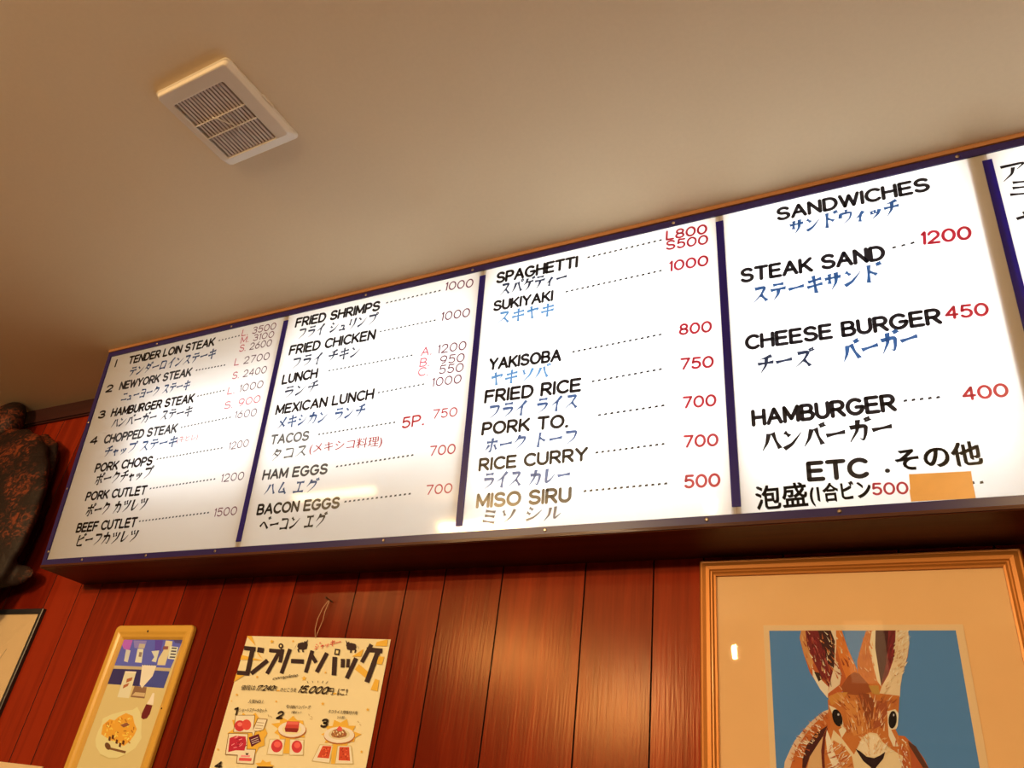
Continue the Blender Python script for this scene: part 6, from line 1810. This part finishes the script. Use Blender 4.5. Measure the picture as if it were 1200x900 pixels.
# ------------------------------------------------------------------ mounted sea turtle
def turtle():
    bm = bmesh.new()
    cx, cz, tilt = -.83, H-.665, R(26)
    def P(b, a, y):                             # b to the animal's right, a towards its head
        return Vector((cx+b*math.cos(tilt)-a*math.sin(tilt), -y, cz+b*math.sin(tilt)+a*math.cos(tilt)))
    nr, na = 12, 96; gr = []
    for i in range(nr+1):
        s = i/nr; row = []
        for k in range(na):
            t = 2*math.pi*k/na
            rb = .475*(1+.03*math.cos(t)**2); ra = .50 if math.sin(t) > 0 else .56
            sc = 1+.022*abs(math.sin(t*13)) if i >= nr-1 else 1
            b = rb*s*math.cos(t)*sc; a = ra*s*math.sin(t)*sc
            y = .125+.075*(1-s**2.2)**.8 + (.018*max(0, 1-abs(b)/.05) if s < .95 else 0)
            row.append(bm.verts.new(P(b, a, y)))
            if i == 0: break
        gr.append(row)
    for k in range(na): bm.faces.new((gr[0][0], gr[1][k], gr[1][(k+1) % na]))
    for i in range(1, nr):
        for k in range(na): bm.faces.new((gr[i][k], gr[i+1][k], gr[i+1][(k+1) % na], gr[i][(k+1) % na]))
    low = [bm.verts.new(v.co+Vector((0, .022, 0))) for v in gr[nr]]
    bel = [bm.verts.new(Vector((cx+(v.co.x-cx)*.72, -.045, cz+(v.co.z-cz)*.72))) for v in gr[nr]]
    for k in range(na):
        j = (k+1) % na
        bm.faces.new((gr[nr][k], low[k], low[j], gr[nr][j])); bm.faces.new((low[k], bel[k], bel[j], low[j]))
    bm.faces.new(bel)
    def blob(pts, flat):                         # flattened limb: (b, a, y, radius) along its length
        pr = None
        n = 14; rows = []
        for i, (b, a, y, r) in enumerate(pts):
            c = P(b, a, y); q0 = P(*pts[max(i-1, 0)][:3]); q1 = P(*pts[min(i+1, len(pts)-1)][:3]); d = (q1-q0).normalized()
            side = d.cross(Vector((0, 1, 0))).normalized()
            rows.append([bm.verts.new(c+side*r*math.cos(2*math.pi*k/n)+Vector((0, 1, 0))*r*flat*math.sin(2*math.pi*k/n)) for k in range(n)])
        for i in range(len(rows)-1):
            for k in range(n): bm.faces.new((rows[i][k], rows[i][(k+1) % n], rows[i+1][(k+1) % n], rows[i+1][k]))
        bm.faces.new(rows[0]); bm.faces.new(rows[-1])
    blob([(.04, .38, .09, .10), (.08, .48, .095, .095), (.13, .56, .10, .10), (.16, .62, .10, .085), (.18, .655, .095, .05), (.185, .67, .09, .012)], .7)
    for s in (1, -1):
        blob([(s*.26, .34, .07, .05), (s*.36, .29, .07, .062), (s*.43, .20, .07, .056), (s*.425, .10, .065, .050), (s*.40, .0, .06, .036), (s*.385, -.06, .055, .010)], .30)
        blob([(s*.22, -.36, .08, .05), (s*.31, -.40, .075, .055), (s*.38, -.43, .07, .045), (s*.43, -.45, .065, .012)], .30)
    blob([(0, -.50, .09, .05), (0, -.58, .085, .035), (0, -.63, .08, .006)], .6)
    bmesh.ops.recalc_face_normals(bm, faces=bm.faces[:])
    me = bpy.data.meshes.new('mounted_sea_turtle'); bm.to_mesh(me); bm.free()
    o = bpy.data.objects.new('tmp', me); COL.objects.link(o)
    md = o.modifiers.new('r', 'REMESH'); md.mode = 'VOXEL'; md.voxel_size = .011
    sm = o.modifiers.new('s', 'SMOOTH'); sm.iterations = 3
    dg = bpy.context.evaluated_depsgraph_get(); m2 = bpy.data.meshes.new_from_object(o.evaluated_get(dg))
    bpy.data.objects.remove(o)
    base = Vector((cx, 0, H-1.25))
    for v in m2.vertices: v.co -= base
    m2.name = 'mounted_sea_turtle'; m2.polygons.foreach_set('use_smooth', [True]*len(m2.polygons))
    m2.materials.clear(); m2.materials.append(M['shell'])
    t = bpy.data.objects.new('mounted_sea_turtle', m2); place(t, base)
    tag(t, 'dark mottled stuffed sea turtle mounted on the plank wall left of the menu sign', 'turtle')
def shell_mat():
    m, nt, b, out = nodes('mottled_tortoise_shell'); N = nt.nodes.new; L = nt.links.new
    tc = N('ShaderNodeTexCoord')
    n1 = N('ShaderNodeTexNoise'); n1.inputs['Scale'].default_value = 34; n1.inputs['Detail'].default_value = 4; n1.inputs['Distortion'].default_value = 1.8
    n2 = N('ShaderNodeTexNoise'); n2.inputs['Scale'].default_value = 6
    vo = N('ShaderNodeTexVoronoi'); vo.feature = 'DISTANCE_TO_EDGE'; vo.inputs['Scale'].default_value = 30
    for n in (n1, n2, vo): L(tc.outputs['Object'], n.inputs['Vector'])
    mu = N('ShaderNodeMath'); mu.operation = 'MULTIPLY'; L(n1.outputs['Fac'], mu.inputs[0]); L(n2.outputs['Fac'], mu.inputs[1])
    cr = N('ShaderNodeValToRGB'); e = cr.color_ramp.elements
    e[0].position = .24; e[0].color = (.014, .006, .005, 1); e[1].position = .40; e[1].color = (.20, .040, .013, 1)
    x = e.new(.29); x.color = (.045, .012, .007, 1)
    L(mu.outputs[0], cr.inputs['Fac']); L(cr.outputs['Color'], b.inputs['Base Color'])
    b.inputs['Roughness'].default_value = .6; b.inputs['Specular IOR Level'].default_value = .25
    bp = N('ShaderNodeBump'); bp.inputs['Strength'].default_value = .6; bp.inputs['Distance'].default_value = .004
    L(vo.outputs['Distance'], bp.inputs['Height']); L(bp.outputs['Normal'], b.inputs['Normal'])
    return m
M['shell'] = shell_mat()
turtle()
